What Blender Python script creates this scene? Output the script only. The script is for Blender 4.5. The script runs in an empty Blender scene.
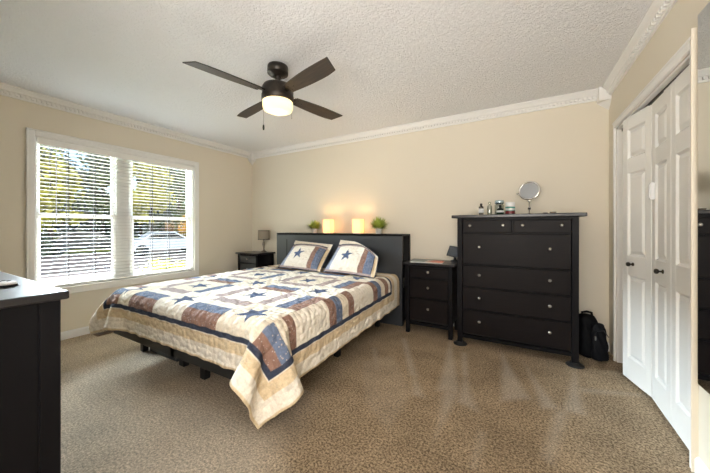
import bpy, bmesh, math, random
import numpy as np
from mathutils import Vector, Matrix
PI = math.pi
SC = bpy.context.scene
COL = SC.collection
random.seed(7)
rng = np.random.default_rng(7)

# ------------------------------------------------------------------ camera
THETA = math.atan(164 / 288.0)
cam_d = bpy.data.cameras.new('camera')
cam = bpy.data.objects.new('camera', cam_d)
COL.objects.link(cam)
cam.location = (0, 0, 1.15)
cam.rotation_euler = (PI / 2, 0, THETA)
cam_d.sensor_width = 36
cam_d.lens = 288 / 710 * 36
cam_d.shift_y = -8.5 / 710
cam_d.clip_start = 0.03
cam_d.clip_end = 300
SC.camera = cam

# ------------------------------------------------------------------ light
SC.view_settings.view_transform = 'Standard'
SC.view_settings.look = 'None'
SC.view_settings.gamma = 1
SC.view_settings.use_curve_mapping = False
SC.view_settings.exposure = 0.82

w = bpy.data.worlds.new('world')
SC.world = w
w.use_nodes = True
nt = w.node_tree
nt.nodes.clear()
sky = nt.nodes.new('ShaderNodeTexSky')
sky.sky_type = 'NISHITA'
sky.sun_disc = False
sky.sun_elevation = math.radians(48)
sky.sun_rotation = math.radians(120)
bg = nt.nodes.new('ShaderNodeBackground')
bg.inputs['Strength'].default_value = 0.17
wo = nt.nodes.new('ShaderNodeOutputWorld')
nt.links.new(sky.outputs[0], bg.inputs[0])
nt.links.new(bg.outputs[0], wo.inputs[0])


def light(name, kind, loc, energy, color=(1, 1, 1), rot=(0, 0, 0), parent=None, **kw):
    d = bpy.data.lights.new(name, kind)
    d.energy = energy
    d.color = color
    for k, v in kw.items():
        setattr(d, k, v)
    o = bpy.data.objects.new(name, d)
    COL.objects.link(o)
    o.location = loc
    o.rotation_euler = rot
    if parent:
        o.parent = parent
    return o


# sun from over the house: lights the yard, stays off this window wall
sd = Vector((-0.62, 0.25, -0.74))
light('sun', 'SUN', (0, 0, 20), 1.7, (1.0, 0.93, 0.82),
      rot=sd.to_track_quat('-Z', 'Y').to_euler(), angle=0.01)
# added area light above the yard, standing in for open sky at the window
ld = Vector((1.0, -0.02, -0.40))
light('sky_fill', 'AREA', (-12.0, 1.9, 4.7), 8400, (0.80, 0.90, 1.0),
      rot=ld.to_track_quat('-Z', 'Y').to_euler(), shape='RECTANGLE', size=6.5, size_y=1.5)
# added light hidden below the sill, standing in for ground bounce through the blind
gd = Vector((0.62, 0.0, 0.78))
light('ground_bounce_fill', 'AREA', (-4.95, 1.68, 0.05), 240, (1.0, 0.97, 0.92),
      rot=gd.to_track_quat('-Z', 'Y').to_euler(), shape='RECTANGLE', size=2.6, size_y=0.7)
# added fill light in the unseen entry behind the camera, brightening the room
hd = Vector((-0.45, 1.0, 0.85))
light('entry_fill', 'AREA', (-0.1, -1.15, 1.45), 76, (1.0, 0.97, 0.93),
      rot=hd.to_track_quat('-Z', 'Y').to_euler(), shape='RECTANGLE', size=1.3, size_y=1.7)

SC.cycles.max_bounces = 10
SC.cycles.diffuse_bounces = 6
SC.cycles.glossy_bounces = 4
SC.cycles.transparent_max_bounces = 16
SC.cycles.sample_clamp_indirect = 6
SC.cycles.caustics_reflective = False
SC.cycles.caustics_refractive = False


# ------------------------------------------------------------------ materials
def lin(c):
    if isinstance(c, str):
        c = [int(c[i:i + 2], 16) / 255 for i in (0, 2, 4)]
    return tuple(((v / 12.92) if v <= 0.04045 else ((v + 0.055) / 1.055) ** 2.4) for v in c[:3])


class Mat:
    """Node material helper."""

    def __init__(self, name, color='808080', rough=0.6, metal=0.0, spec=None):
        self.m = bpy.data.materials.new(name)
        self.m.use_nodes = True
        self.t = self.m.node_tree
        self.b = self.t.nodes['Principled BSDF']
        self.b.inputs['Base Color'].default_value = lin(color) + (1,)
        self.b.inputs['Roughness'].default_value = rough
        self.b.inputs['Metallic'].default_value = metal
        if spec is not None:
            self.b.inputs['Specular IOR Level'].default_value = spec
        self.m.diffuse_color = lin(color) + (1,)
        self.color = color

    def n(self, kind, **kw):
        n = self.t.nodes.new(kind)
        for k, v in kw.items():
            if k in n.inputs:
                n.inputs[k].default_value = v
            else:
                setattr(n, k, v)
        return n

    def l(self, a, b):
        self.t.links.new(a, b)

    def coords(self, kind='Object', scale=(1, 1, 1), rot=(0, 0, 0)):
        tc = self.n('ShaderNodeTexCoord')
        mp = self.n('ShaderNodeMapping')
        mp.inputs['Scale'].default_value = scale
        mp.inputs['Rotation'].default_value = rot
        self.l(tc.outputs[kind], mp.inputs[0])
        return mp.outputs[0]

    def vary(self, c2, scale=8, detail=4, coords=None, lo=0.35, hi=0.65, rough=0.6):
        """mix base colour with c2 by a noise"""
        v = coords or self.coords()
        nz = self.n('ShaderNodeTexNoise', Scale=scale, Detail=detail, Roughness=rough)
        self.l(v, nz.inputs['Vector'])
        r = self.n('ShaderNodeValToRGB')
        r.color_ramp.elements[0].position = lo
        r.color_ramp.elements[0].color = lin(self.color) + (1,)
        r.color_ramp.elements[1].position = hi
        r.color_ramp.elements[1].color = lin(c2) + (1,)
        self.l(nz.outputs[0], r.inputs[0])
        self.l(r.outputs[0], self.b.inputs['Base Color'])
        return self

    def bump(self, scale=100, strength=0.3, dist=0.01, detail=3, coords=None, kind='noise'):
        v = coords or self.coords()
        if kind == 'noise':
            nz = self.n('ShaderNodeTexNoise', Scale=scale, Detail=detail)
        else:
            nz = self.n('ShaderNodeTexVoronoi', Scale=scale)
        self.l(v, nz.inputs['Vector'])
        bp = self.n('ShaderNodeBump', Strength=strength, Distance=dist)
        self.l(nz.outputs[0], bp.inputs['Height'])
        self.l(bp.outputs[0], self.b.inputs['Normal'])
        return self


M = {}
M['wall'] = Mat('wall_paint', 'ddd5c5', 0.75).bump(180, 0.08, 0.004).m
mc = Mat('ceiling_texture', 'f3f3f5', 0.9)
v = mc.coords()
n1 = mc.n('ShaderNodeTexNoise', Scale=52, Detail=5, Roughness=0.7)
mc.l(v, n1.inputs['Vector'])
rp = mc.n('ShaderNodeValToRGB')
rp.color_ramp.elements[0].position = 0.40
rp.color_ramp.elements[1].position = 0.62
mc.l(n1.outputs[0], rp.inputs[0])
bp = mc.n('ShaderNodeBump', Strength=0.75, Distance=0.009)
mc.l(rp.outputs[0], bp.inputs['Height'])
mc.l(bp.outputs[0], mc.b.inputs['Normal'])
M['ceiling'] = mc.m
M['white'] = Mat('white_trim_paint', 'e9e8e6', 0.42).bump(60, 0.03, 0.002).m
M['blind'] = Mat('blind_white', 'f0efec', 0.45).bump(60, 0.03, 0.002).m
M['door'] = Mat('door_white', 'e6e6e4', 0.4).bump(90, 0.04, 0.002).m
M['slat'] = Mat('blind_slat_white', 'cbcac7', 0.5).bump(60, 0.03, 0.002).m
M['tape'] = Mat('ladder_tape_grey', '6f7176', 0.9).bump(300, 0.2, 0.002).m

# carpet: pile with fine speckle, lay of the pile and painted window light from a mesh attribute
mk = Mat('carpet_pile', '9a8467', 0.95, spec=0.1)
v = mk.coords()
n1 = mk.n('ShaderNodeTexNoise', Scale=85, Detail=5, Roughness=0.8)
mk.l(v, n1.inputs['Vector'])
r1 = mk.n('ShaderNodeValToRGB')
r1.color_ramp.elements[0].position = 0.41
r1.color_ramp.elements[0].color = lin('675846') + (1,)
r1.color_ramp.elements[1].position = 0.60
r1.color_ramp.elements[1].color = lin('d2bb9d') + (1,)
mk.l(n1.outputs[0], r1.inputs[0])
n2 = mk.n('ShaderNodeTexNoise', Scale=3.2, Detail=5, Roughness=0.6)
mk.l(v, n2.inputs['Vector'])
r2 = mk.n('ShaderNodeValToRGB')
r2.color_ramp.elements[0].position = 0.36
r2.color_ramp.elements[0].color = (0.80, 0.79, 0.78, 1)
r2.color_ramp.elements[1].position = 0.64
r2.color_ramp.elements[1].color = (1.1, 1.09, 1.08, 1)
mk.l(n2.outputs[0], r2.inputs[0])
mx = mk.n('ShaderNodeMix', data_type='RGBA', blend_type='MULTIPLY')
mx.inputs[0].default_value = 1
mk.l(r1.outputs[0], mx.inputs[6])
mk.l(r2.outputs[0], mx.inputs[7])
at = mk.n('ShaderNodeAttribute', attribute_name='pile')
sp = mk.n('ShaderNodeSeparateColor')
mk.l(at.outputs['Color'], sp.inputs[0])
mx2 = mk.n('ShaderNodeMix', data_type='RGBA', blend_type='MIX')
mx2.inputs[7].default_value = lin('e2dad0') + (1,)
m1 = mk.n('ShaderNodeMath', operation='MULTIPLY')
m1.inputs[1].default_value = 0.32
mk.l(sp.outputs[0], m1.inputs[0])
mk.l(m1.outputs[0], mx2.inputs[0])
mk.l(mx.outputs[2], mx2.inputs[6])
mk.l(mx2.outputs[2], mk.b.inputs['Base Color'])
n3 = mk.n('ShaderNodeTexNoise', Scale=75, Detail=5, Roughness=0.8)
mk.l(v, n3.inputs['Vector'])
bp = mk.n('ShaderNodeBump', Strength=1.0, Distance=0.016)
mk.l(n3.outputs[0], bp.inputs['Height'])
mk.l(bp.outputs[0], mk.b.inputs['Normal'])
M['carpet'] = mk.m

M['black_wood'] = Mat('black_brown_wood', '0f0e10', 0.42, spec=.10).vary('141315', 3, 6, None, 0.3, 0.7).m
mw = Mat('black_brown_wood_grain', '120f10', 0.42, spec=.10)
mw.vary('1b1616', 5, 6, mw.coords('Object', (0.6, 8, 12)), 0.3, 0.75)
mw.bump(30, 0.05, 0.002, 4, mw.coords('Object', (1, 12, 20)))
M['black_grain'] = mw.m
M['black_top'] = Mat('black_brown_wood_top', '151417', 0.28, spec=.35).vary('211f21', 3, 6, None, 0.3, 0.7).m
M['black_window_sheen'] = Mat('black_brown_wood_sheen', '1d2025', 0.45, spec=1.0).vary('25292f', 3, 6, None, 0.3, 0.7).m  # lighter, bluer copy of the black-brown wood, window sheen painted into the colour
M['black_inside'] = Mat('black_cabinet_inside', '121112', 0.7).bump(40, 0.05, 0.002).m
M['gap'] = Mat('dark_gap', '0c0b0c', 0.9).bump(40, 0.02, 0.001).m
M['nickel'] = Mat('brushed_nickel', 'a39e97', 0.3, 1.0).bump(200, 0.03, 0.001).m
M['chrome'] = Mat('chrome', 'dcdcdc', 0.12, 1.0).bump(200, 0.01, 0.001).m
M['mirror'] = Mat('mirror_glass', 'e6e8e8', 0.01, 1.0).m
M['magnify'] = Mat('mirror_magnifying', 'b4b7bb', 0.05, 1.0).m
M['bronze'] = Mat('dark_bronze', '2a2622', 0.38, 0.6).vary('39322b', 20).m
mb = Mat('fan_blade_wood', '4a3d31', 0.5)
mb.vary('2c2622', 6, 6, mb.coords('Object', (1.2, 14, 14)), 0.3, 0.7)
M['blade'] = mb.m
M['blade_top'] = Mat('fan_blade_edge', '221e1b', 0.5).bump(60, 0.05, 0.002).m
M['plastic_black'] = Mat('black_plastic', '141415', 0.45).bump(80, 0.03, 0.001).m
M['plastic_grey'] = Mat('dark_grey_plastic', '34373c', 0.55).bump(80, 0.05, 0.001).m
M['screen'] = Mat('dark_screen', '2c3036', 0.12).bump(60, 0.01, 0.001).m
M['white_plastic'] = Mat('white_plastic', 'dfe0e2', 0.35).bump(80, 0.02, 0.001).m
M['ceramic'] = Mat('white_ceramic', 'e4e1da', 0.3).bump(40, 0.03, 0.001).m
M['nylon'] = Mat('black_nylon', '0c0d10', 0.75, spec=.15).bump(260, 0.35, 0.003).m
M['nylon_blue'] = Mat('black_blue_nylon', '0e1016', 0.65, spec=.2).bump(260, 0.3, 0.003).m
M['mattress'] = Mat('mattress_ticking', 'd6d2c8', 0.9).bump(120, 0.3, 0.004).m
M['taupe'] = Mat('taupe_shade', '8d8375', 0.85).bump(300, 0.25, 0.002).m
M['taupe_dark'] = Mat('shade_rim', '3c352f', 0.85).bump(200, 0.1, 0.002).m
M['stone'] = Mat('lamp_base_stone', '8b8072', 0.55).vary('6b6156', 30).m
M['brown_metal'] = Mat('brown_register', '6b4a33', 0.5, 0.3).bump(80, 0.05, 0.001).m
M['paper'] = Mat('paper_white', 'dcd8cf', 0.8).bump(80, 0.05, 0.001).m


def glow(name, color, strength, base='f4e6c8', transl=0.4):
    m = Mat(name, base, 0.7)
    em = m.n('ShaderNodeEmission', Strength=strength)
    em.inputs[0].default_value = lin(color) + (1,)
    tl = m.n('ShaderNodeBsdfTranslucent')
    tl.inputs[0].default_value = lin(base) + (1,)
    a = m.n('ShaderNodeMixShader')
    a.inputs[0].default_value = transl
    m.l(m.b.outputs[0], a.inputs[1])
    m.l(tl.outputs[0], a.inputs[2])
    add = m.n('ShaderNodeAddShader')
    m.l(a.outputs[0], add.inputs[0])
    m.l(em.outputs[0], add.inputs[1])
    m.l(add.outputs[0], m.t.nodes['Material Output'].inputs[0])
    return m.m


M['bowl'] = glow('frosted_bowl_lit', 'ffdfae', 0.06, 'f0deba', 0.55)
M['cube'] = glow('paper_cube_lit', 'ffd293', 0.36, 'f6e3bd', 0.5)


def glass(name, color='ffffff', gloss=0.06, rough=0.02):
    m = Mat(name, color, rough)
    tr = m.n('ShaderNodeBsdfTransparent')
    tr.inputs[0].default_value = lin(color) + (1,)
    gl = m.n('ShaderNodeBsdfGlossy', Roughness=rough)
    a = m.n('ShaderNodeMixShader')
    a.inputs[0].default_value = gloss
    m.l(tr.outputs[0], a.inputs[1])
    m.l(gl.outputs[0], a.inputs[2])
    m.l(a.outputs[0], m.t.nodes['Material Output'].inputs[0])
    return m.m


M['glass'] = glass('window_glass', 'f4f7f6')
M['bottle_glass'] = glass('clear_bottle_glass', 'd5dbd6', 0.22, 0.05)
M['bottle_dark'] = Mat('dark_bottle_glass', '17191a', 0.1).m
M['bottle_green'] = Mat('green_bottle_glass', '12271f', 0.1).m
M['label_white'] = Mat('label_white', 'cfd2d2', 0.6).m
M['silver_cap'] = Mat('silver_cap', 'bcd0da', 0.2, 0.8).m
M['teal'] = Mat('teal_band', '3d8a80', 0.5).m
M['red_dark'] = Mat('dark_red_band', '6a1f26', 0.4).m


def quilt_mat(name):
    m = Mat(name, 'ffffff', 0.9, spec=0.15)
    at = m.n('ShaderNodeAttribute', attribute_name='pattern')
    uv = m.n('ShaderNodeUVMap', uv_map='cloth')
    nz = m.n('ShaderNodeTexNoise', Scale=70, Detail=3, Roughness=0.7)
    m.l(uv.outputs[0], nz.inputs['Vector'])
    # printed calico: small light flecks on the coloured patches (alpha channel of the attribute)
    vo = m.n('ShaderNodeTexVoronoi', Scale=55)
    m.l(uv.outputs[0], vo.inputs['Vector'])
    fl = m.n('ShaderNodeValToRGB')
    fl.color_ramp.elements[0].position = 0.10
    fl.color_ramp.elements[0].color = (1, 1, 1, 1)
    fl.color_ramp.elements[1].position = 0.30
    fl.color_ramp.elements[1].color = (0, 0, 0, 1)
    m.l(vo.outputs['Distance'], fl.inputs[0])
    mu = m.n('ShaderNodeMath', operation='MULTIPLY')
    m.l(fl.outputs[0], mu.inputs[0])
    m.l(at.outputs['Alpha'], mu.inputs[1])
    mx = m.n('ShaderNodeMix', data_type='RGBA', blend_type='MIX')
    m.l(mu.outputs[0], mx.inputs[0])
    m.l(at.outputs['Color'], mx.inputs[6])
    mx.inputs[7].default_value = lin('b3a9a2') + (1,)
    mm = m.n('ShaderNodeMix', data_type='RGBA', blend_type='MULTIPLY')
    mm.inputs[0].default_value = 1
    rp = m.n('ShaderNodeValToRGB')
    rp.color_ramp.elements[0].position = 0.3
    rp.color_ramp.elements[0].color = (0.84, 0.83, 0.82, 1)
    rp.color_ramp.elements[1].position = 0.7
    rp.color_ramp.elements[1].color = (1.06, 1.06, 1.06, 1)
    m.l(nz.outputs[0], rp.inputs[0])
    m.l(mx.outputs[2], mm.inputs[6])
    m.l(rp.outputs[0], mm.inputs[7])
    m.l(mm.outputs[2], m.b.inputs['Base Color'])
    # quilting: puckered cells with stitch lines
    mp = m.n('ShaderNodeMapping')
    mp.inputs['Scale'].default_value = (24, 24, 1)
    m.l(uv.outputs[0], mp.inputs[0])
    ck = m.n('ShaderNodeTexVoronoi', Scale=1.0, Randomness=0.55)
    m.l(mp.outputs[0], ck.inputs['Vector'])
    b1 = m.n('ShaderNodeBump', Strength=0.9, Distance=0.016, invert=True)
    m.l(ck.outputs['Distance'], b1.inputs['Height'])
    n4 = m.n('ShaderNodeTexNoise', Scale=14, Detail=4)
    m.l(uv.outputs[0], n4.inputs['Vector'])
    b2 = m.n('ShaderNodeBump', Strength=0.5, Distance=0.03)
    m.l(n4.outputs[0], b2.inputs['Height'])
    m.l(b1.outputs[0], b2.inputs['Normal'])
    m.l(b2.outputs[0], m.b.inputs['Normal'])
    return m.m


M['quilt'] = quilt_mat('patchwork_quilt')


# ------------------------------------------------------------------ mesh helpers
def V(*a):
    return Vector(a)


def box(bm, x0, x1, y0, y1, z0, z1, bev=0.0, seg=1, mi=0):
    vs = [bm.verts.new(p) for p in ((x0, y0, z0), (x1, y0, z0), (x1, y1, z0), (x0, y1, z0),
                                    (x0, y0, z1), (x1, y0, z1), (x1, y1, z1), (x0, y1, z1))]
    fs = [bm.faces.new([vs[i] for i in f]) for f in
          ((3, 2, 1, 0), (4, 5, 6, 7), (0, 1, 5, 4), (1, 2, 6, 5), (2, 3, 7, 6), (3, 0, 4, 7))]
    for f in fs:
        f.material_index = mi
    if bev > 0:
        es = list({e for f in fs for e in f.edges})
        bmesh.ops.bevel(bm, geom=es, offset=bev, segments=seg, profile=0.5, affect='EDGES', clamp_overlap=True)
    return vs


def lathe(bm, prof, c=(0, 0, 0), seg=24, mi=0, axis=None, cap=True):
    """prof: (r, z) list. axis: Matrix 3x3 to orient."""
    rings = []
    for r, z in prof:
        ring = []
        for i in range(seg):
            a = 2 * PI * i / seg
            p = V(r * math.cos(a), r * math.sin(a), z)
            if axis:
                p = axis @ p
            ring.append(bm.verts.new(p + V(*c)))
        rings.append(ring)
    for a, b in zip(rings, rings[1:]):
        for i in range(seg):
            f = bm.faces.new((a[i], a[(i + 1) % seg], b[(i + 1) % seg], b[i]))
            f.material_index = mi
            f.smooth = True
    if cap:
        for ring, rev in ((rings[0], True), (rings[-1], False)):
            f = bm.faces.new(list(reversed(ring)) if rev else ring)
            f.material_index = mi
    return rings


def tube(bm, pts, r, seg=8, mi=0):
    pts = [V(*p) for p in pts]
    rr = r if isinstance(r, (list, tuple)) else [r] * len(pts)
    rings = []
    for i, p in enumerate(pts):
        d = (pts[min(i + 1, len(pts) - 1)] - pts[max(i - 1, 0)]).normalized()
        up = V(0, 0, 1) if abs(d.z) < 0.9 else V(1, 0, 0)
        s = d.cross(up).normalized()
        t = d.cross(s).normalized()
        rings.append([bm.verts.new(p + rr[i] * (math.cos(2 * PI * k / seg) * s + math.sin(2 * PI * k / seg) * t)) for k in range(seg)])
    for a, b in zip(rings, rings[1:]):
        for i in range(seg):
            f = bm.faces.new((a[i], b[i], b[(i + 1) % seg], a[(i + 1) % seg]))
            f.smooth = True
            f.material_index = mi
    bm.faces.new(rings[0])
    bm.faces.new(list(reversed(rings[-1])))


def prism(bm, poly, axis, a0, a1, mi=0):
    """extrude polygon (2D) along axis 'x','y','z' from a0 to a1"""
    def p3(p, a):
        return {'x': (a, p[0], p[1]), 'y': (p[0], a, p[1]), 'z': (p[0], p[1], a)}[axis]
    A = [bm.verts.new(p3(p, a0)) for p in poly]
    B = [bm.verts.new(p3(p, a1)) for p in poly]
    n = len(poly)
    for i in range(n):
        f = bm.faces.new((A[i], A[(i + 1) % n], B[(i + 1) % n], B[i]))
        f.material_index = mi
    f = bm.faces.new(list(reversed(A))); f.material_index = mi
    f = bm.faces.new(B); f.material_index = mi


def build(name, bm, mats, parent=None, loc=None, smooth=False, weld=False):
    bmesh.ops.recalc_face_normals(bm, faces=bm.faces)
    me = bpy.data.meshes.new(name)
    bm.to_mesh(me)
    bm.free()
    for m in (mats if isinstance(mats, (list, tuple)) else [mats]):
        me.materials.append(M[m] if isinstance(m, str) else m)
    o = bpy.data.objects.new(name, me)
    COL.objects.link(o)
    if parent is not None:
        o.parent = parent
    if loc is not None:
        o.location = loc
    if smooth:
        for p in me.polygons:
            p.use_smooth = True
    return o


def B():
    return bmesh.new()


def thing(name, label, cat, loc=(0, 0, 0), rotz=0, group=None):
    o = bpy.data.objects.new(name, None)
    COL.objects.link(o)
    o.location = loc
    o.rotation_euler = (0, 0, rotz)
    o.empty_display_size = 0.1
    tag(o, label, cat, group)
    return o


def tag(o, label, cat, group=None, kind=None):
    o['label'] = label
    o['category'] = cat
    if group:
        o['group'] = group
    if kind:
        o['kind'] = kind
    return o


def struct(o, label, cat='structure'):
    o['kind'] = 'structure'
    o['label'] = label
    o['category'] = cat
    return o


def empty_struct(name, label, cat, loc=(0, 0, 0)):
    o = bpy.data.objects.new(name, None)
    COL.objects.link(o)
    o.location = loc
    return struct(o, label, cat)


# ------------------------------------------------------------------ room shell
XL, XR, YB, YF, H = -4.08, 0.73, 3.51, -0.17, 2.45
XN, YN = -0.98, -1.35          # entry nook behind the camera
WY0, WY1, WZ0, WZ1 = 0.89, 2.465, 0.535, 2.045      # window opening
DY0, DY1, DZ = 2.000, 3.268, 2.006                     # closet opening

# floor as a fine grid carrying the lay of the carpet pile and painted window light
nx, ny = 330, 330
gx = np.linspace(XL - 0.1, 1.5, nx)
gy = np.linspace(YN - 0.1, YB + 0.1, ny)
GX, GY = np.meshgrid(gx, gy, indexing='xy')
co = np.stack([GX, GY, np.zeros_like(GX)], -1).reshape(-1, 3)
pile = np.zeros(nx * ny)


def poly_mask(poly, soft=0.02):
    """soft inside-mask of a convex polygon on the floor grid"""
    P = np.array(poly, float)
    c = P.mean(0)
    m = np.full(nx * ny, 1e9)
    for i in range(len(P)):
        a, b = P[i], P[(i + 1) % len(P)]
        d = b - a
        n = np.array([-d[1], d[0]])
        n /= np.linalg.norm(n) + 1e-9
        if np.dot(c - a, n) < 0:
            n = -n
        m = np.minimum(m, (co[:, :2] - a) @ n)
    return np.clip(m / soft + 0.5, 0, 1)


for poly, k in (
        ([(-0.60, 2.98), (-0.36, 2.10), (-0.50, 2.06)], .8), ([(-0.47, 2.1), (-0.36, 2.1), (-0.40, 1.66)], .7),
        ([(-0.45, 2.80), (-0.43, 2.80), (-0.35, 2.38), (-0.38, 2.38)], .9), ([(-0.37, 2.4), (-0.23, 1.95), (-0.36, 1.99)], .7),
        ([(-0.13, 2.93), (-0.10, 2.15), (0.06, 2.27)], .9),
        ([(0.07, 2.70), (0.21, 2.23), (0.13, 2.19)], .8),
        ([(0.38, 2.82), (0.35, 2.24), (0.24, 2.22)], .7), ([(0.27, 2.24), (0.20, 2.20), (0.10, 1.72), (0.14, 1.69)], .6),
        ([(0.37, 2.60), (0.75, 2.72), (0.75, 2.69), (0.37, 2.53)], .5),
        ([(-0.19, 1.76), (-0.17, 1.76), (-0.18, 1.48), (-0.20, 1.48)], .6),
        ([(-1.06, 2.86), (-1.03, 2.86), (-0.69, 2.18), (-0.74, 2.17)], .8), ([(-0.72, 2.2), (-0.56, 1.93), (-0.64, 1.92)], .7),
        ([(-1.21, 2.48), (-1.19, 2.48), (-0.98, 2.11), (-1.01, 2.11)], .7),
        ([(-1.17, 2.18), (-0.99, 2.43), (-0.65, 1.95), (-0.64, 1.50), (-0.88, 1.68)], .28),
        ([(-3.68, 1.08), (-3.69, 1.13), (-2.78, 1.05), (-2.82, 0.96)], .6), ([(-3.4, 1.12), (-3.35, 1.18), (-2.75, 1.0), (-2.8, .93)], .6),
        ([(-3.39, 1.10), (-3.36, 1.14), (-3.16, 1.34), (-3.2, 1.3)], .5)):
    pile = np.maximum(pile, k * poly_mask(poly, 0.055))
# left-hand pass of the cleaner: pile laid the other way, greyed by painted window light
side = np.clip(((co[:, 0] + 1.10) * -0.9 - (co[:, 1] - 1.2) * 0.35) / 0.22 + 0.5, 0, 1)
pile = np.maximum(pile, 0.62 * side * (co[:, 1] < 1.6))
idx = np.arange(nx * ny).reshape(ny, nx)
q = np.stack([idx[:-1, :-1], idx[:-1, 1:], idx[1:, 1:], idx[1:, :-1]], -1).reshape(-1, 4)
me = bpy.data.meshes.new('floor')
me.from_pydata([tuple(p) for p in co.tolist()], [], q.tolist())
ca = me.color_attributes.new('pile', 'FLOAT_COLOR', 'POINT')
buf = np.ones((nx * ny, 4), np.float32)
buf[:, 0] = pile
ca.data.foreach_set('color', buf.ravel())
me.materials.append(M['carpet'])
fl = bpy.data.objects.new('floor', me)
COL.objects.link(fl)
struct(fl, 'beige brown cut pile carpet with vacuum marks', 'floor')
md = fl.modifiers.new('slab', 'SOLIDIFY')
md.thickness = 0.06
md.offset = -1

bm = B()
box(bm, XL - 0.12, 1.5, YN - 0.12, YB + 0.12, H, H + 0.1)
struct(build('ceiling', bm, 'ceiling'), 'white textured ceiling', 'ceiling')

bm = B()
box(bm, XL - 0.12, XL, YF - 0.12, WY0, -0.06, H)
box(bm, XL - 0.12, XL, WY1, YB + 0.12, -0.06, H)
box(bm, XL - 0.12, XL, WY0, WY1, -0.06, WZ0)
box(bm, XL - 0.12, XL, WY0, WY1, WZ1, H)
struct(build('wall_left', bm, 'wall'), 'tan painted wall around the window', 'wall')
bm = B()
box(bm, XL, 1.5, YB, YB + 0.12, -0.06, H)
struct(build('wall_back', bm, 'wall'), 'tan painted wall behind the bed and dresser', 'wall')
bm = B()
box(bm, XR, XR + 0.11, YN, DY0, -0.06, H)
box(bm, XR, XR + 0.11, DY1, YB, -0.06, H)
box(bm, XR, XR + 0.11, DY0, DY1, DZ, H)
struct(build('wall_right', bm, 'wall'), 'tan painted wall around the closet doors', 'wall')
bm = B()
box(bm, XL, XN, YF - 0.12, YF, -0.06, H)
box(bm, XN - 0.12, XN, YN - 0.12, YF - 0.12, -0.06, H)
box(bm, XN, 1.5, YN - 0.12, YN, -0.06, H)
struct(build('wall_front', bm, 'wall'), 'tan painted wall behind the viewpoint', 'wall')
bm = B()
box(bm, 1.4, 1.5, YN, YB, -0.06, H)
box(bm, XR + 0.11, 1.4, DY0 - 0.35, DY0 - 0.25, -0.06, H)
struct(build('wall_closet', bm, 'wall'), 'plain wall inside the closet', 'wall')


# ---- crown moulding with dentils
CP = [(0, 0), (0.066, 0), (0.066, -0.012), (0.058, -0.018), (0.046, -0.030), (0.036, -0.046),
      (0.018, -0.054), (0.018, -0.078), (0.016, -0.082), (0.016, -0.094), (0, -0.094)]


def crown(name, label, x0, y0, x1, y1, nxn, nyn):
    """moulding from (x0,y0) to (x1,y1); (nxn,nyn) points into the room"""
    bm = B()
    A, Bv = [], []
    for d, z in CP:
        A.append(bm.verts.new((x0 + nxn * d, y0 + nyn * d, H + z)))
        Bv.append(bm.verts.new((x1 + nxn * d, y1 + nyn * d, H + z)))
    n = len(CP)
    for i in range(n):
        bm.faces.new((A[i], A[(i + 1) % n], Bv[(i + 1) % n], Bv[i]))
    bm.faces.new(A)
    bm.faces.new(list(reversed(Bv)))
    L = math.hypot(x1 - x0, y1 - y0)
    tx, ty = (x1 - x0) / L, (y1 - y0) / L
    k = int(L / 0.034)
    for i in range(k):
        s = (i + 0.25) * L / k
        a = (x0 + tx * s, y0 + ty * s)
        wd = 0.017
        xs = [a[0] + nxn * 0.016, a[0] + nxn * 0.038, a[0] + tx * wd + nxn * 0.016, a[0] + tx * wd + nxn * 0.038]
        ys = [a[1] + nyn * 0.016, a[1] + nyn * 0.038, a[1] + ty * wd + nyn * 0.016, a[1] + ty * wd + nyn * 0.038]
        box(bm, min(xs), max(xs), min(ys), max(ys), H - 0.077, H - 0.055)
    struct(build(name, bm, 'white'), label, 'trim')


crown('trim_1', 'white dentil crown moulding along the window wall', XL, YF, XL, YB, 1, 0)
crown('trim_2', 'white dentil crown moulding along the bed wall', XL, YB, XR, YB, 0, -1)
crown('trim_3', 'white dentil crown moulding along the closet wall', XR, YN, XR, YB, -1, 0)
crown('trim_4', 'white dentil crown moulding above the near wall', XL, YF, XN, YF, 0, 1)


def corner_block(name, label, x, y, sx, sy):
    bm = B()
    s = 0.088
    xs, ys = sorted((x, x + sx * s)), sorted((y, y + sy * s))
    vs = box(bm, xs[0], xs[1], ys[0], ys[1], H - 0.125, H)
    for v_ in vs[:4]:
        if abs(v_.co.x - x) < 1e-6 and abs(v_.co.y - y) < 1e-6:
            v_.co.z -= 0.075
    struct(build(name, bm, 'white'), label, 'trim')


corner_block('trim_5', 'white crown corner block in the far left corner', XL, YB, 1, -1)
corner_block('trim_6', 'white crown corner block in the far right corner', XR, YB, -1, -1)


def baseboard(name, label, x0, x1, y0, y1, side):
    bm = B()
    t = 0.014
    pr = [(0, 0), (t, 0), (t, 0.066), (t * 0.5, 0.078), (0, 0.082)]
    if side == 'xl':
        prism(bm, [(x0 + d, z) for d, z in pr], 'y', y0, y1)
    elif side == 'xr':
        prism(bm, [(x0 - d, z) for d, z in pr], 'y', y0, y1)
    elif side == 'yb':
        prism(bm, [(y0 - d, z) for d, z in pr], 'x', x0, x1)
    else:
        prism(bm, [(y0 + d, z) for d, z in pr], 'x', x0, x1)
    struct(build(name, bm, 'white'), label, 'baseboard')


baseboard('baseboard_left', 'white baseboard under the window', XL, XL, YF, YB, 'xl')
baseboard('baseboard_back', 'white baseboard behind the bed', XL, XR, YB, YB, 'yb')
baseboard('baseboard_right', 'white baseboard near the closet', XR, XR, YN, 1.963, 'xr')
baseboard('baseboard_front', 'white baseboard behind the near dresser', XL, XN, YF, YF, 'yf')

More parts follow.
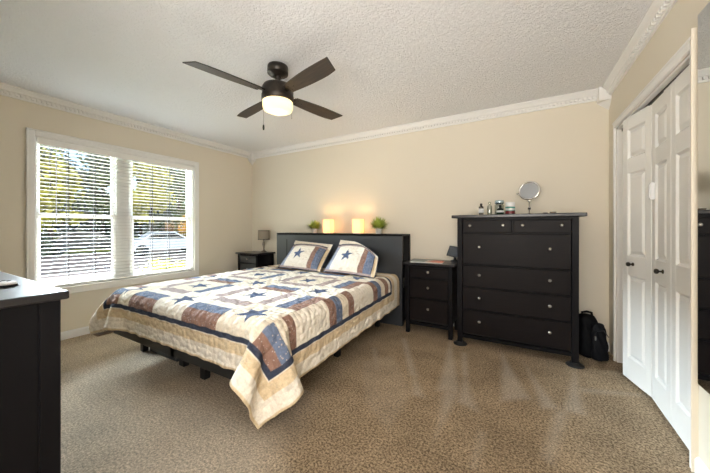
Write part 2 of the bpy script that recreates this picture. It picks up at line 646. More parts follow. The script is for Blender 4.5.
# ---- window: casing, sill, two double-hung sashes
win = empty_struct('window_1', 'wide white double window with two double hung sashes behind blinds', 'window', (XL, 1.678, 0.5))
def wl(bm, x0, x1, y0, y1, z0, z1, bev=0.0):   # window-local box from world coords
    box(bm, x0 - XL, x1 - XL, y0 - 1.678, y1 - 1.678, z0 - 0.5, z1 - 0.5, bev)
bm = B()
ca_ = 0.06
wl(bm, XL, XL + 0.02, WY0 - ca_, WY0, WZ0 - 0.07, WZ1 + ca_, .004)
wl(bm, XL, XL + 0.02, WY1, WY1 + ca_, WZ0 - 0.07, WZ1 + ca_, .004)
wl(bm, XL, XL + 0.02, WY0, WY1, WZ1, WZ1 + ca_, .004)
wl(bm, XL, XL + 0.02, WY0, WY1, WZ0 - 0.07, WZ0 - 0.012, .004)
for a, b in ((WY0 - ca_, WY0 - ca_ + .014), (WY1 + ca_ - .014, WY1 + ca_)):
    wl(bm, XL, XL + 0.028, a, b, WZ0 - 0.07, WZ1 + ca_, .003)
wl(bm, XL, XL + 0.028, WY0 - ca_, WY1 + ca_, WZ1 + ca_ - .014, WZ1 + ca_, .003)
build('window_casing', bm, 'white', win)
bm = B()
wl(bm, XL - 0.105, XL + 0.026, WY0 + .001, WY1 - .001, WZ0 - 0.014, WZ0 + 0.006, .004)
build('window_sill', bm, 'white', win)
bm = B()
wl(bm, XL - 0.118, XL - 0.001, WY0, WY0 + .012, WZ0, WZ1)
wl(bm, XL - 0.118, XL - 0.001, WY1 - .012, WY1, WZ0, WZ1)
wl(bm, XL - 0.118, XL - 0.001, WY0, WY1, WZ1 - .012, WZ1)
MY0, MY1 = 1.565, 1.70
wl(bm, XL - 0.118, XL - 0.066, MY0, MY1, WZ0, WZ1, .003)
build('window_frame', bm, 'white', win)
for y0, y1 in ((WY0 + .012, MY0), (MY1, WY1 - .012)):
    zc = 1.285
    for z0, z1, xo in ((WZ0 + .006, zc + .018, -0.088), (zc - .018, WZ1 - .012, -0.113)):
        bm = B()
        f = 0.042
        wl(bm, XL + xo, XL + xo + .024, y0, y0 + f, z0, z1, .003)
        wl(bm, XL + xo, XL + xo + .024, y1 - f, y1, z0, z1, .003)
        wl(bm, XL + xo, XL + xo + .024, y0 + f, y1 - f, z0, z0 + .036, .003)
        wl(bm, XL + xo, XL + xo + .024, y0 + f, y1 - f, z1 - .036, z1, .003)
        s = build('window_sash', bm, 'white', win)
        bm = B()
        wl(bm, XL + xo + .010, XL + xo + .014, y0 + f - .004, y1 - f + .004, z0 + .032, z1 - .032)
        build('pane', bm, 'glass', s)

# ---- blind, an inside-mounted thing of its own
BX = XL - 0.034
bl = thing('window_blind', 'wide white slatted blind lowered over the whole window, slats open', 'blind', (BX, 1.678, 0.55))
def bb(bm, x0, x1, y0, y1, z0, z1, bev=0.0):
    box(bm, x0 - BX, x1 - BX, y0 - 1.678, y1 - 1.678, z0 - .55, z1 - .55, bev)
b0, b1 = WY0 + .016, WY1 - .016
bm = B(); bb(bm, BX - .028, BX + .024, b0, b1, 1.995, 2.031, .002); build('headrail', bm, 'blind', bl)
bm = B(); bb(bm, BX + .025, BX + .031, b0, b1, 1.972, 2.032, .002); build('valance', bm, 'blind', bl)
bm = B()
NS = 36
for i in range(NS):
    z = 0.592 + i * (1.962 - 0.592) / (NS - 1)
    tl = 0.0
    A = []
    for (x, dz) in ((-.020, 0.0), (0, .0012), (.020, 0.0)):
        zz = z + dz + x * tl
        A.append([bm.verts.new((x, y - 1.678, zz + t - .55)) for y in (b0, b1) for t in (-.0011, .0011)])
    for p, q_ in zip(A, A[1:]):
        bm.faces.new((p[1], p[3], q_[3], q_[1])); bm.faces.new((p[0], q_[0], q_[2], p[2]))
        bm.faces.new((p[0], p[1], q_[1], q_[0])); bm.faces.new((p[2], q_[2], q_[3], p[3]))
    bm.faces.new((A[0][0], A[0][2], A[0][3], A[0][1])); bm.faces.new((A[2][0], A[2][1], A[2][3], A[2][2]))
build('slats', bm, 'slat', bl)
bm = B(); bb(bm, BX - .025, BX + .025, b0, b1, .552, .572, .003); build('bottom_rail', bm, 'blind', bl)
for y, wd in ((1.135, .006), (1.355, .005), (1.925, .006), (2.135, .006)):
    bm = B()
    for x in (-.0275, .0275):
        bb(bm, BX + x - .0006, BX + x + .0006, y - wd / 2, y + wd / 2, .572, 1.995)
    build('ladder_tape', bm, 'tape', bl)
bm = B(); tube(bm, [(.034, 1.04 - 1.678, 1.43), (.036, 1.04 - 1.678, 0.65)], .0035, 6); build('tilt_wand', bm, 'white_plastic', bl)

# ---- closet opening: casing, jamb, two bifold pairs
bm = B()
c, cs = 0.056, 0.028
box(bm, XR - .019, XR, DY0 - cs, DY0, 0, DZ + c, .004)
box(bm, XR - .019, XR, DY1, DY1 + cs, 0, DZ + c, .004)
box(bm, XR - .019, XR, DY0, DY1, DZ, DZ + c, .004)
box(bm, XR - .024, XR - .017, DY0 - cs, DY1 + cs, DZ + c - .016, DZ + c, .003)
struct(build('trim_7', bm, 'white'), 'white casing around the closet opening', 'trim')
bm = B()
box(bm, XR, XR + .11, DY0, DY0 + .014, 0, DZ)
box(bm, XR, XR + .11, DY1 - .014, DY1, 0, DZ)
box(bm, XR, XR + .11, DY0, DY1, DZ - .014, DZ)
struct(build('trim_8', bm, 'white'), 'white jamb lining the closet opening', 'trim')
bm = B()
box(bm, XR + .03, XR + .065, DY0 + .014, DY1 - .014, DZ - .034, DZ - .014)
struct(build('trim_9', bm, 'plastic_black'), 'dark door track above the closet doors', 'trim')


bm = B()
box(bm, XR - .024, XR, DY0 - cs - .007, DY0 - cs - .0005, 0, DZ + c + .03, .001)
struct(build('trim_10', bm, 'wall'), 'narrow tan painted strip beside the near closet casing', 'trim')


def leaf_bm(wd, z0, z1, th=.03):
    """door leaf along +X local from 0..wd, face toward -Y, with three raised panels"""
    bm = B()
    st = .062
    rows = [(0.185, 0.80), (0.945, 1.56), (1.665, 1.885)]
    xs = [0, st, wd - st, wd]
    # stiles & rails
    box(bm, 0, st, 0, th, z0, z1, .002)
    box(bm, wd - st, wd, 0, th, z0, z1, .002)
    prev = z0
    for a, b_ in rows + [(z1, None)]:
        box(bm, st, wd - st, 0.0005, th - .0005, prev, a)
        prev = b_
    for a, b_ in rows:
        box(bm, st, wd - st, .012, th - .012, a, b_)
        # raised field with sloped sides
        x0, x1 = st + .016, wd - st - .016
        i = .022
        P0 = [bm.verts.new(p) for p in ((x0, .012, a + .016), (x1, .012, a + .016), (x1, .012, b_ - .016), (x0, .012, b_ - .016))]
        P1 = [bm.verts.new(p) for p in ((x0 + i, .002, a + .016 + i), (x1 - i, .002, a + .016 + i), (x1 - i, .002, b_ - .016 - i), (x0 + i, .002, b_ - .016 - i))]
        for k in range(4):
            bm.faces.new((P0[k], P0[(k + 1) % 4], P1[(k + 1) % 4], P1[k]))
        bm.faces.new(P1)
        # ovolo lip around the opening
        for k in range(4):
            q0 = [(st, .0005, a), (wd - st, .0005, a), (wd - st, .0005, b_), (st, .0005, b_)]
            q1 = [(st + .012, .012, a + .012), (wd - st - .012, .012, a + .012), (wd - st - .012, .012, b_ - .012), (st + .012, .012, b_ - .012)]
            bm.faces.new([bm.verts.new(q0[k]), bm.verts.new(q0[(k + 1) % 4]), bm.verts.new(q1[(k + 1) % 4]), bm.verts.new(q1[k])])
    return bm


def leaf(parent, p0, p1, knob=None, z0=.022, z1=1.978):
    """p0->p1 floor points (world); the visible face looks toward -X"""
    wd = math.hypot(p1[0] - p0[0], p1[1] - p0[1])
    o = build('door_leaf', leaf_bm(wd, z0, z1), 'door', parent)
    # local +X along p0->p1 with -Y toward the room: run from far to near
    ang = math.atan2(p1[1] - p0[1], p1[0] - p0[0])
    o.location = (p0[0] - parent.location.x, p0[1] - parent.location.y, 0)
    o.rotation_euler = (0, 0, ang)
    if knob:
        bm = B()
        ax = Matrix(((1, 0, 0), (0, 0, 1), (0, -1, 0)))   # z -> -y
        ax = Matrix.Rotation(PI / 2, 3, 'X')
        lathe(bm, [(.013, 0), (.013, .004), (.006, .006), (.006, .018), (.014, .023), (.0165, .031), (.013, .038), (.004, .041)],
              (knob[0] * wd, 0, knob[1]), 16, 0, ax)
        build('door_knob', bm, 'bronze', o)
    return o


d1 = empty_struct('door_1', 'near pair of white panelled bifold closet doors, shut flat', 'door', (XR + .03, 2.38, 0))
FX = XR + .025
# run from far (big Y) to near (small Y): direction -Y, room side (-X) is local -Y
leaf(d1, (XR + .036, 2.634), (XR + .026, 2.329), (0.63, 0.885))
leaf(d1, (XR + .026, 2.326), (XR + .018, 2.021))
bm = B()
box(bm, -.016, .010, -.024, -.002, 1.335, 1.445, .003)
box(bm, -.010, .004, -.030, -.024, 1.345, 1.435, .002)
dl = build('door_latch', bm, 'white_plastic', d1)
dl.location = (XR + .036 - d1.location.x, 2.585 - d1.location.y, 0)
dl.rotation_euler = (0, 0, -PI / 2)
dl['label'] = 'white plastic safety latch'
d2 = empty_struct('door_2', 'far pair of white panelled bifold closet doors, folded slightly into the room', 'door', (XR + .03, 2.95, 0))
leaf(d2, (XR - .035, 2.953), (XR + .036, 2.643), (0.40, 0.885))
leaf(d2, (XR + .045, 3.250), (XR - .026, 2.962))

# ------------------------------------------------------------------ furniture builders
def knob_on(parent, x, y, z, r=.014):
    bm = B()
    ax = Matrix.Rotation(PI / 2, 3, 'X')
    lathe(bm, [(r * .55, 0), (r * .5, .006), (r * .45, .012), (r * .95, .017), (r, .022), (r * .8, .027), (r * .3, .030)], (x, y, z), 14, 0, ax)
    return build('knob', bm, 'nickel', parent)


def chest(name, label, cat, loc, rotz, W, D, Ht, top_t, over, rows, leg=.045, rail=.10, cups=False, group=None, front='black_grain', lip=.9):
    """front faces local -Y; rows = (z0, z1, n_drawers, knob fractions)"""
    t = thing(name, label, cat, loc, rotz, group)
    zt = Ht - top_t
    hw, hd = W / 2, D / 2
    bm = B()
    box(bm, -hw - over, hw + over, -hd - over * lip, hd + .012, zt, Ht, .005, 2)
    build('tabletop', bm, 'black_top', t)
    z_leg = .012 if cups else 0.0
    for sx in (-1, 1):
        for sy in (-1, 1):
            bm = B()
            x0, x1 = sorted((sx * hw, sx * (hw - leg)))
            y0, y1 = sorted((sy * hd, sy * (hd - leg)))
            box(bm, x0, x1, y0, y1, z_leg, zt, .003)
            lg = build('leg', bm, 'black_wood', t)
            if cups:
                bm = B()
                cx, cy = (x0 + x1) / 2, (y0 + y1) / 2
                lathe(bm, [(.062, 0), (.066, .005), (.060, .013), (.040, .017), (.036, .030), (.033, .030)], (cx, cy, 0), 24)
                build('foot_cup', bm, 'plastic_black', lg)
    # carcass: recessed sides, back, floor, rails between drawers
    bm = B()
    for sx in (-1, 1):
        x0, x1 = sorted((sx * (hw - .012), sx * (hw - .028)))
        box(bm, x0, x1, -hd + leg, hd - leg, rail + .01, zt)
    box(bm, -hw + leg, hw - leg, hd - .02, hd - .012, rail, zt)
    box(bm, -hw + leg, hw - leg, -hd + .008, hd - .02, rail - .03, rail)      # bottom rail and floor
    zs = sorted({r[1] for r in rows} | {r[0] for r in rows})
    top_row = max(r[1] for r in rows)
    box(bm, -hw + leg, hw - leg, -hd + .006, -hd + .03, top_row + .003, zt)
    rs = sorted(rows)
    for a, b_ in zip(rs, rs[1:]):
        box(bm, -hw + leg, hw - leg, -hd + .008, -hd + .03, a[1] + .003, b_[0] - .003)
    box(bm, -hw + leg, hw - leg, -hd + .04, -hd + .05, rail, zt, mi=1)
    for r in rows:
        if r[2] == 2:
            box(bm, -.007, .007, -hd + .008, -hd + .03, r[0], r[1])
    build('carcass', bm, ['black_wood', 'gap'], t)
    for r in rows:
        z0, z1, n, kf = r
        if n == 1:
            spans = [(-hw + leg + .003, hw - leg - .003)]
        else:
            spans = [(-hw + leg + .003, -.010), (.010, hw - leg - .003)]
        for a, b_ in spans:
            bm = B()
            box(bm, a, b_, -hd + .010, -hd + .028, z0, z1, .0025)
            dr = build('drawer', bm, front, t)
            for k in kf:
                knob_on(dr, a + (b_ - a) * k, -hd + .010, z0 + (z1 - z0) * .58)
    return t


# tall dresser
dresser = chest('dresser', 'tall black brown six drawer dresser against the tan wall beside the closet', 'dresser',
      (-0.050, 3.215, 0), 0, 0.962, 0.47, 1.276, .030, .048,
      [(1.108, 1.222, 2, (.16, .84)), (.80, 1.092, 1, (.175, .825)), (.582, .784, 1, (.175, .825)),
       (.362, .566, 1, (.175, .825)), (.125, .346, 1, (.175, .825))], leg=.048, rail=.105, cups=True)
nrows = [(.612, .722, 1, (.5,)), (.396, .596, 1, (.5,)), (.152, .380, 1, (.5,))]
chest('nightstand', 'black three drawer nightstand between the headboard and the tall dresser', 'nightstand',
      (-0.842, 3.235, 0), 0, .50, .37, .775, .024, .030, nrows, leg=.042, rail=.125, group='nightstands')
chest('nightstand', 'black nightstand in the far left corner under the small shaded lamp', 'nightstand',
      (-3.745, 3.295, 0), 0, .46, .34, .755, .024, .028,
      [(.595, .705, 1, (.5,)), (.385, .58, 1, (.5,)), (.15, .37, 1, (.5,))], leg=.042, rail=.125, group='nightstands', front='black_window_sheen')
near = chest('chest_of_drawers', 'black dresser nearest the viewer, cut by the left picture edge', 'dresser',
      (-1.915, 0.120, 0), PI, 1.02, .50, .93, .028, .034,
      [(.655, .86, 2, (.5,)), (.40, .64, 1, (.2, .8)), (.13, .385, 1, (.2, .8))], leg=.052, rail=.11, lip=.4)
bm = B()
prism(bm, [(-.012, .392), (.004, .402), (.013, .4035), (.000, .393)], 'x', -.0006, .0006)
sc_ = build('scuff_mark', bm, 'paper', near, (-.4984, -.045, -.06))
sc_['label'] = 'small pale scuff on the side panel'

# remote control on the near dresser
rc = thing('remote_control', 'small pale handheld object with black details lying on the near dresser top', 'remote control', (-1.705, .275, .93), 0.5)
bm = B(); box(bm, -.055, .055, -.022, .022, .004, .019, .008, 3); build('case', bm, 'white_plastic', rc, smooth=True)
bm = B(); box(bm, -.056, .056, -.023, .023, 0, .008, .003, 2); build('underside', bm, 'plastic_black', rc)
for i, (x, y) in enumerate(((.035, .008), (.012, .010), (-.014, .010), (-.036, .006), (.02, -.010), (-.02, -.011))):
    bm = B(); lathe(bm, [(.006, .017), (.006, .0205), (.004, .0215)], (x, y, 0), 10); build('button', bm, 'plastic_black', rc)

# ------------------------------------------------------------------ bed
BXc, BX0, BX1, BY0, BY1, BZ = -2.185, -3.15, -1.22, 1.14, 3.175, 0.595
bed = thing('bed_frame', 'low black platform bed frame on square legs beneath the quilt', 'bed', (BXc, 2.16, 0))
bm = B()
for x0, x1, y0, y1 in ((BX0, BX0 + .055, BY0 + .02, BY1), (BX1 - .055, BX1 - .02, BY0 + .02, BY1), (BX0 + .02, BX1 - .02, BY0 + .02, BY0 + .055), (BX0 + .02, BX1 - .02, BY1 - .035, BY1), (BXc - .03, BXc + .03, BY0 + .02, BY1)):
    box(bm, (BX0 + .02 if x0 == BX0 else x0) - BXc, x1 - BXc, y0 - 2.16, y1 - 2.16, .215, .285, .004)
build('side_rail', bm, 'plastic_black', bed)
bm = B()
for k in range(12):
    y = BY0 + .08 + k * .165
    box(bm, BX0 + .03 - BXc, BX1 - .03 - BXc, y - 2.16, y + .07 - 2.16, .285, .298)
build('slats', bm, 'black_wood', bed)
for x, y, wd, dp in ((-1.40, 1.35, .05, .05), (-2.09, 1.35, .06, .05), (-2.44, 1.39, .07, .05), (-3.05, 1.37, .05, .05),
                     (-1.42, 2.17, .05, .05), (-2.09, 2.17, .05, .05), (-3.05, 2.17, .05, .05), (-1.44, 3.06, .05, .05), (-3.05, 3.06, .05, .05)):
    bm = B()
    box(bm, x - wd / 2 - BXc, x + wd / 2 - BXc, y - dp / 2 - 2.16, y + dp / 2 - 2.16, 0, .22, .004)
    build('leg', bm, 'plastic_black', bed)
bm = B()
box(bm, BX0 + .012, BX1 - .012, BY0 + .012, BY1 - .005, .299, BZ - .004, .075, 5)
o = build('mattress', bm, 'mattress', smooth=True)
tag(o, 'thick pale mattress on the black bed frame, covered by the patchwork quilt', 'mattress')

# storage bins under the bed
sb = thing('storage_bin', 'flat dark grey storage bin under the window side of the bed foot', 'storage bin', (-2.80, 1.625, 0))
bm = B(); box(bm, -.20, .26, -.24, .30, 0, .165, .012, 2); build('tub', bm, 'plastic_grey', sb)
bm = B(); box(bm, -.21, .27, -.25, .31, .165, .185, .006, 2); build('lid', bm, 'plastic_grey', sb)
sb = thing('storage_bin', 'greyish clear bin with black rim under the right side of the bed', 'storage bin', (-1.62, 1.86, 0))
bm = B(); box(bm, -.16, .12, -.17, .17, 0, .13, .02, 2); build('tub', bm, Mat('grey_blue_plastic', '8d97a5', .4).bump(40, .3, .004).m, sb)
bm = B()
tube(bm, [(-.17, -.18, .135), (.13, -.18, .135), (.13, .18, .135), (-.17, .18, .135), (-.17, -.18, .135)], .008, 6)
build('rim', bm, 'plastic_black', sb)
bm = B()
tube(bm, [(.131, -.09, .13), (.150, -.05, .09), (.152, .03, .085), (.131, .09, .13)], .006, 6)
build('handle', bm, 'plastic_black', sb)

# headboard with open side compartments
hb = thing('headboard', 'wide black storage headboard standing against the wall behind the bed', 'headboard', (BXc, 3.34, 0))
HX0, HX1 = -3.185, -1.19
hw = (HX1 - HX0) / 2
bm = B(); box(bm, -hw, hw, -.145, -.120, 0.0, 1.052, .003); build('front_panel', bm, 'black_window_sheen', hb)
bm = B()
box(bm, -hw, hw, -.145, .155, 1.052, 1.076, .003)
build('top_shelf', bm, 'black_wood', hb)
bm = B(); box(bm, -hw, hw, .140, .155, 0.0, 1.052); build('back_panel', bm, 'black_inside', hb)
for sx in (-1, 1):
    bm = B(); x = sx * (hw - .30); box(bm, x - .009, x + .009, -.12, .14, 0, 1.052); build('divider', bm, 'black_inside', hb)
    for z in (.045, .40, .72):
        bm = B(); a, b_ = sorted((sx * (hw - .291), sx * (hw - .004))); box(bm, a, b_, -.12, .14, z, z + .018); build('shelf', bm, 'black_inside', hb)
for sx in (-1, 1):
    bm = B()
    a, b_ = sorted((sx * (hw - .012), sx * hw))
    box(bm, a, b_, .105, .14, 0, 1.052)
    box(bm, a, b_, -.12, -.09, 0, 1.052)
    build('side_stile', bm, 'black_wood', hb)
for sx in (-1,):
    bm = B()
    # routed groove lines of the front: a frame strip on the left end
    box(bm, -hw + .20, -hw + .212, -.1462, -.1445, .62, .985)
    g = build('groove', bm, 'gap', hb)

# small things on the open side shelves of the headboard
o = thing('book', 'thin pale booklet on the upper side shelf of the headboard', 'book', (-1.255, 3.33, .7395))
bm = B(); box(bm, -.008, .008, -.06, .06, 0, .18, .002); build('cover', bm, 'paper', o)
o = thing('lotion_bottle', 'pale bottle on the lower side shelf of the headboard', 'bottle', (-1.245, 3.34, .4195))
bm = B(); lathe(bm, [(.026, 0), (.028, .01), (.028, .12), (.015, .145), (.012, .15)], (0, 0, 0), 18); build('body', bm, 'paper', o)
bm = B(); lathe(bm, [(.013, .15), (.013, .175), (.011, .178)], (0, 0, 0), 14); build('cap', bm, 'white_plastic', o)

# ------------------------------------------------------------------ quilt
QW, QL = 2.53, 2.29
PAL = {k: lin(v_) for k, v_ in dict(cream='e6ded1', cream2='ddd2c0', tan='d3bf9f', blue='67738b', brown='8b6d61', navy='3a4050', mauve='a39390', ltblue='9aa2b4', star='4a5874').items()}


def star_mask(x, y, R, rot=0.0):
    """five-point star, inside mask"""
    r = np.hypot(x, y)
    a = np.arctan2(y, x) - PI / 2 - rot
    k = 2 * PI / 5
    a = np.abs((a + k / 2) % k - k / 2)
    r_in = 0.42
    # edge from (1,0) to r_in at k/2
    p1 = np.array([1.0, 0.0]); p2 = np.array([r_in * math.cos(k / 2), r_in * math.sin(k / 2)])
    d = p2 - p1
    px, py = r / R * np.cos(a), r / R * np.sin(a)
    return (d[0] * (py - p1[1]) - d[1] * (px - p1[0])) > 0


def stripe4(f, out, fl, m, order):
    """f in 0..1 across; order of colours"""
    n = len(order)
    i = np.clip((f * n).astype(int), 0, n - 1)
    for k, c in enumerate(order):
        s = m & (i == k)
        out[s] = PAL[c]
        fl[s] = 1.0 if c in ('blue', 'brown', 'mauve') else 0.0


def quilt_pattern(u, v):
    out = np.empty(u.shape + (3,)); out[:] = PAL['cream']
    fl = np.zeros(u.shape)
    VH = 2.01                       # where the head end of the field stops
    # distance from the outline of each band
    du = np.minimum(u, QW - u)
    dv = np.minimum(v, (QL - v) - (QL - VH - .21))
    e = np.minimum(du, dv)
    m = (e > .10) & (e <= .172); out[m] = PAL['tan']; fl[m] = .35
    # inner region
    inn = e > .212
    # side strips between navy band and field: pieced groups along v
    U0, V0, C, Rr = .425, .212, .374, .36
    sb_ = inn & (du < U0)
    for (a, b_, flip) in ((.212, .50, False), (.86, 1.22, False), (1.59, 1.95, False)):
        s = sb_ & (v >= a) & (v < b_)
        stripe4((v - a) / (b_ - a), out, fl, s, ['brown', 'blue', 'cream2', 'brown'])
    m = sb_ & (fl == 0) & ~((v >= .212) & (v < .50)) & ~((v >= .86) & (v < 1.22)) & ~((v >= 1.59) & (v < 1.95))
    out[m] = PAL['cream']
    f_ = inn & (du >= U0)
    ci = np.floor((u - U0) / C).astype(int)
    ri = np.floor((v - V0) / Rr).astype(int)
    fu = (u - U0) / C - ci
    fv = (v - V0) / Rr - ri
    for i in range(5):
        for j in range(5):
            m = f_ & (ci == i) & (ri == j)
            if not m.any():
                continue
            if (i + j) % 2 == 0:
                out[m] = PAL['cream'] if (i + j) % 4 else PAL['cream2']
                s = m & star_mask((fu - .5) * C, (fv - .5) * Rr, .115, 0.25)
                out[s] = PAL['star']; fl[s] = .25
            else:
                if i % 2 == 0:
                    g = fu if i < 2 else (1 - fu if i > 2 else fu)
                    stripe4(g, out, fl, m, ['brown', 'blue', 'cream', 'mauve'] if i != 2 else ['mauve', 'cream', 'cream', 'blue'])
                else:
                    stripe4(fv if j < 4 else 1 - fv, out, fl, m, ['brown', 'blue', 'cream', 'mauve'])
    m = (e > .178) & (e <= .212); out[m] = PAL['navy']; fl[m] = 0
    m = e < .012; out[m] = PAL['tan']
    return out, fl


def simulate(nu, nv, d, P, lo, hi, rad, steps=300, iters=28):
    """position based cloth over a rounded box"""
    P = P.copy()
    Vv = np.zeros_like(P)
    pairs = []
    for st, w_ in ((1, 1.0), (2, .35)):
        for ax in (0, 1):
            for ph in range(2 * st):
                n = (nu if ax == 0 else nv)
                i0 = np.array([k for k in range(n - st) if (k // 1) % (2 * st) == ph])
                if len(i0):
                    pairs.append((ax, i0, st, d * st, w_))
    dg = []
    for ph in (0, 1):
        i0 = np.arange(ph, nu - 1, 2)
        dg.append(i0)
    c = (np.array(lo) + np.array(hi)) / 2
    hx = (np.array(hi) - np.array(lo)) / 2 - rad
    dt = 1 / 60.
    th = .012
    for s in range(steps):
        Vv[..., 2] -= 3.0 * dt
        Vv *= .965
        X = P + Vv * dt
        for it in range(iters):
            for ax, i0, st, L, w_ in pairs:
                if ax == 0:
                    a, b_ = X[i0], X[i0 + st]
                else:
                    a, b_ = X[:, i0], X[:, i0 + st]
                dd = b_ - a
                ln = np.sqrt((dd ** 2).sum(-1, keepdims=True)) + 1e-9
                cr = dd / ln * ((ln - L) * .5 * w_)
                if ax == 0:
                    X[i0] += cr; X[i0 + st] -= cr
                else:
                    X[:, i0] += cr; X[:, i0 + st] -= cr
            for i0 in dg:
                for s0, s1 in ((0, 1), (1, 0)):
                    for pv in (0, 1):
                        j0 = np.arange(pv, nv - 1, 2)
                        I, J = np.meshgrid(i0, j0, indexing='ij')
                        a, b_ = X[I, J + s0], X[I + 1, J + s1]
                        dd = b_ - a
                        ln = np.sqrt((dd ** 2).sum(-1, keepdims=True)) + 1e-9
                        cr = dd / ln * ((ln - d * math.sqrt(2)) * .5 * .25)
                        X[I, J + s0] += cr; X[I + 1, J + s1] -= cr
        # collide with the rounded box
        qv = X - c
        qa = np.abs(qv) - hx
        outd = np.maximum(qa, 0)
        ln = np.sqrt((outd ** 2).sum(-1))
        inner = np.minimum(qa.max(-1), 0)
        sdf = ln + inner - rad
        hit = sdf < th
        nrm = np.where(ln[..., None] > 1e-6, outd / (ln[..., None] + 1e-9), (qa == qa.max(-1, keepdims=True)) * 1.0) * np.sign(qv)
        X = np.where(hit[..., None], X + nrm * (th - sdf)[..., None], X)
        # friction: cloth resting on top hardly slides
        top = hit & (nrm[..., 2] > .6)
        X[..., 0] = np.where(top, P[..., 0] + (X[..., 0] - P[..., 0]) * .02, X[..., 0])
        X[..., 1] = np.where(top, P[..., 1] + (X[..., 1] - P[..., 1]) * .02, X[..., 1])
        X[..., 2] = np.maximum(X[..., 2], .02)
        Vv = (X - P) / dt
        sp_ = np.sqrt((Vv ** 2).sum(-1, keepdims=True))
        Vv *= np.minimum(1, 2.0 / (sp_ + 1e-9))
        P = X
    return P


def upsample(P, k):
    """Catmull-Rom along both axes"""
    def one(A):
        n = A.shape[0]
        t = np.linspace(0, n - 1, (n - 1) * k + 1)
        i = np.clip(np.floor(t).astype(int), 0, n - 2)
        f = (t - i)[:, None, None]
        Ap = np.concatenate([2 * A[:1] - A[1:2], A, 2 * A[-1:] - A[-2:-1]], 0)
        p0, p1, p2, p3 = Ap[i], Ap[i + 1], Ap[i + 2], Ap[i + 3]
        return .5 * (2 * p1 + (p2 - p0) * f + (2 * p0 - 5 * p1 + 4 * p2 - p3) * f ** 2 + (3 * p1 - p0 - 3 * p2 + p3) * f ** 3)
    return one(one(P).transpose(1, 0, 2)).transpose(1, 0, 2)


def cloth_mesh(name, P, u, v, col, fl, mat, thick):
    nu_, nv_ = u.shape
    id_ = np.arange(nu_ * nv_).reshape(nu_, nv_)
    qd = np.stack([id_[:-1, :-1], id_[:-1, 1:], id_[1:, 1:], id_[1:, :-1]], -1).reshape(-1, 4)
    me = bpy.data.meshes.new(name)
    nf = len(qd)
    me.vertices.add(nu_ * nv_)
    me.vertices.foreach_set('co', P.reshape(-1).astype(np.float32))
    me.loops.add(nf * 4)
    me.loops.foreach_set('vertex_index', qd.ravel().astype(np.int32))
    me.polygons.add(nf)
    me.polygons.foreach_set('loop_start', np.arange(0, nf * 4, 4, dtype=np.int32))
    me.polygons.foreach_set('loop_total', np.full(nf, 4, np.int32))
    me.polygons.foreach_set('use_smooth', np.ones(nf, bool))
    me.update(calc_edges=True)
    me.validate()
    ca = me.color_attributes.new('pattern', 'FLOAT_COLOR', 'POINT')
    buf = np.ones((nu_ * nv_, 4), np.float32)
    buf[:, :3] = col.reshape(-1, 3)
    buf[:, 3] = fl.ravel()
    ca.data.foreach_set('color', buf.ravel())
    ul = me.uv_layers.new(name='cloth')
    uvs = np.stack([u.ravel()[qd.ravel()], v.ravel()[qd.ravel()]], -1).astype(np.float32)
    ul.data.foreach_set('uv', uvs.ravel())
    me.materials.append(mat)
    o = bpy.data.objects.new(name, me)
    COL.objects.link(o)
    if thick:
        md = o.modifiers.new('thickness', 'SOLIDIFY')
        md.thickness = thick
        md.offset = 0
    return o


dq = .0345
nu, nv = int(QW / dq) + 1, int(QL / dq) + 1
uu, vv = np.meshgrid(np.arange(nu) * dq, np.arange(nv) * dq, indexing='ij')
P0 = np.stack([BX1 + .345 - uu, BY0 - .272 + vv, np.full_like(uu, BZ + .03)], -1)
P0[..., 2] += .0005 * rng.standard_normal(uu.shape)
# slightly crooked on the bed
P0[..., 0] += (P0[..., 1] - 2.2) * -.042
PS = simulate(nu, nv, dq, P0, (BX0, BY0, .21), (BX1, BY1 + .3, BZ + .002), .07)
KU = 6
PF = upsample(PS, KU)
uf = upsample(np.stack([uu, vv, uu * 0], -1), KU)
cu, cv = uf[..., 0], uf[..., 1]
# puckers of the quilting as real relief
PF[..., 2] += .0030 * np.sin(cu * 46 + 1.3 * np.sin(cv * 9)) * np.sin(cv * 46 + 1.3 * np.sin(cu * 8))
colq, flq = quilt_pattern(cu, cv)
quilt = cloth_mesh('quilt', PF, cu, cv, colq, flq, M['quilt'], .008)
tag(quilt, 'patchwork quilt with navy stars, blue and brown strips, draped over the bed', 'quilt')

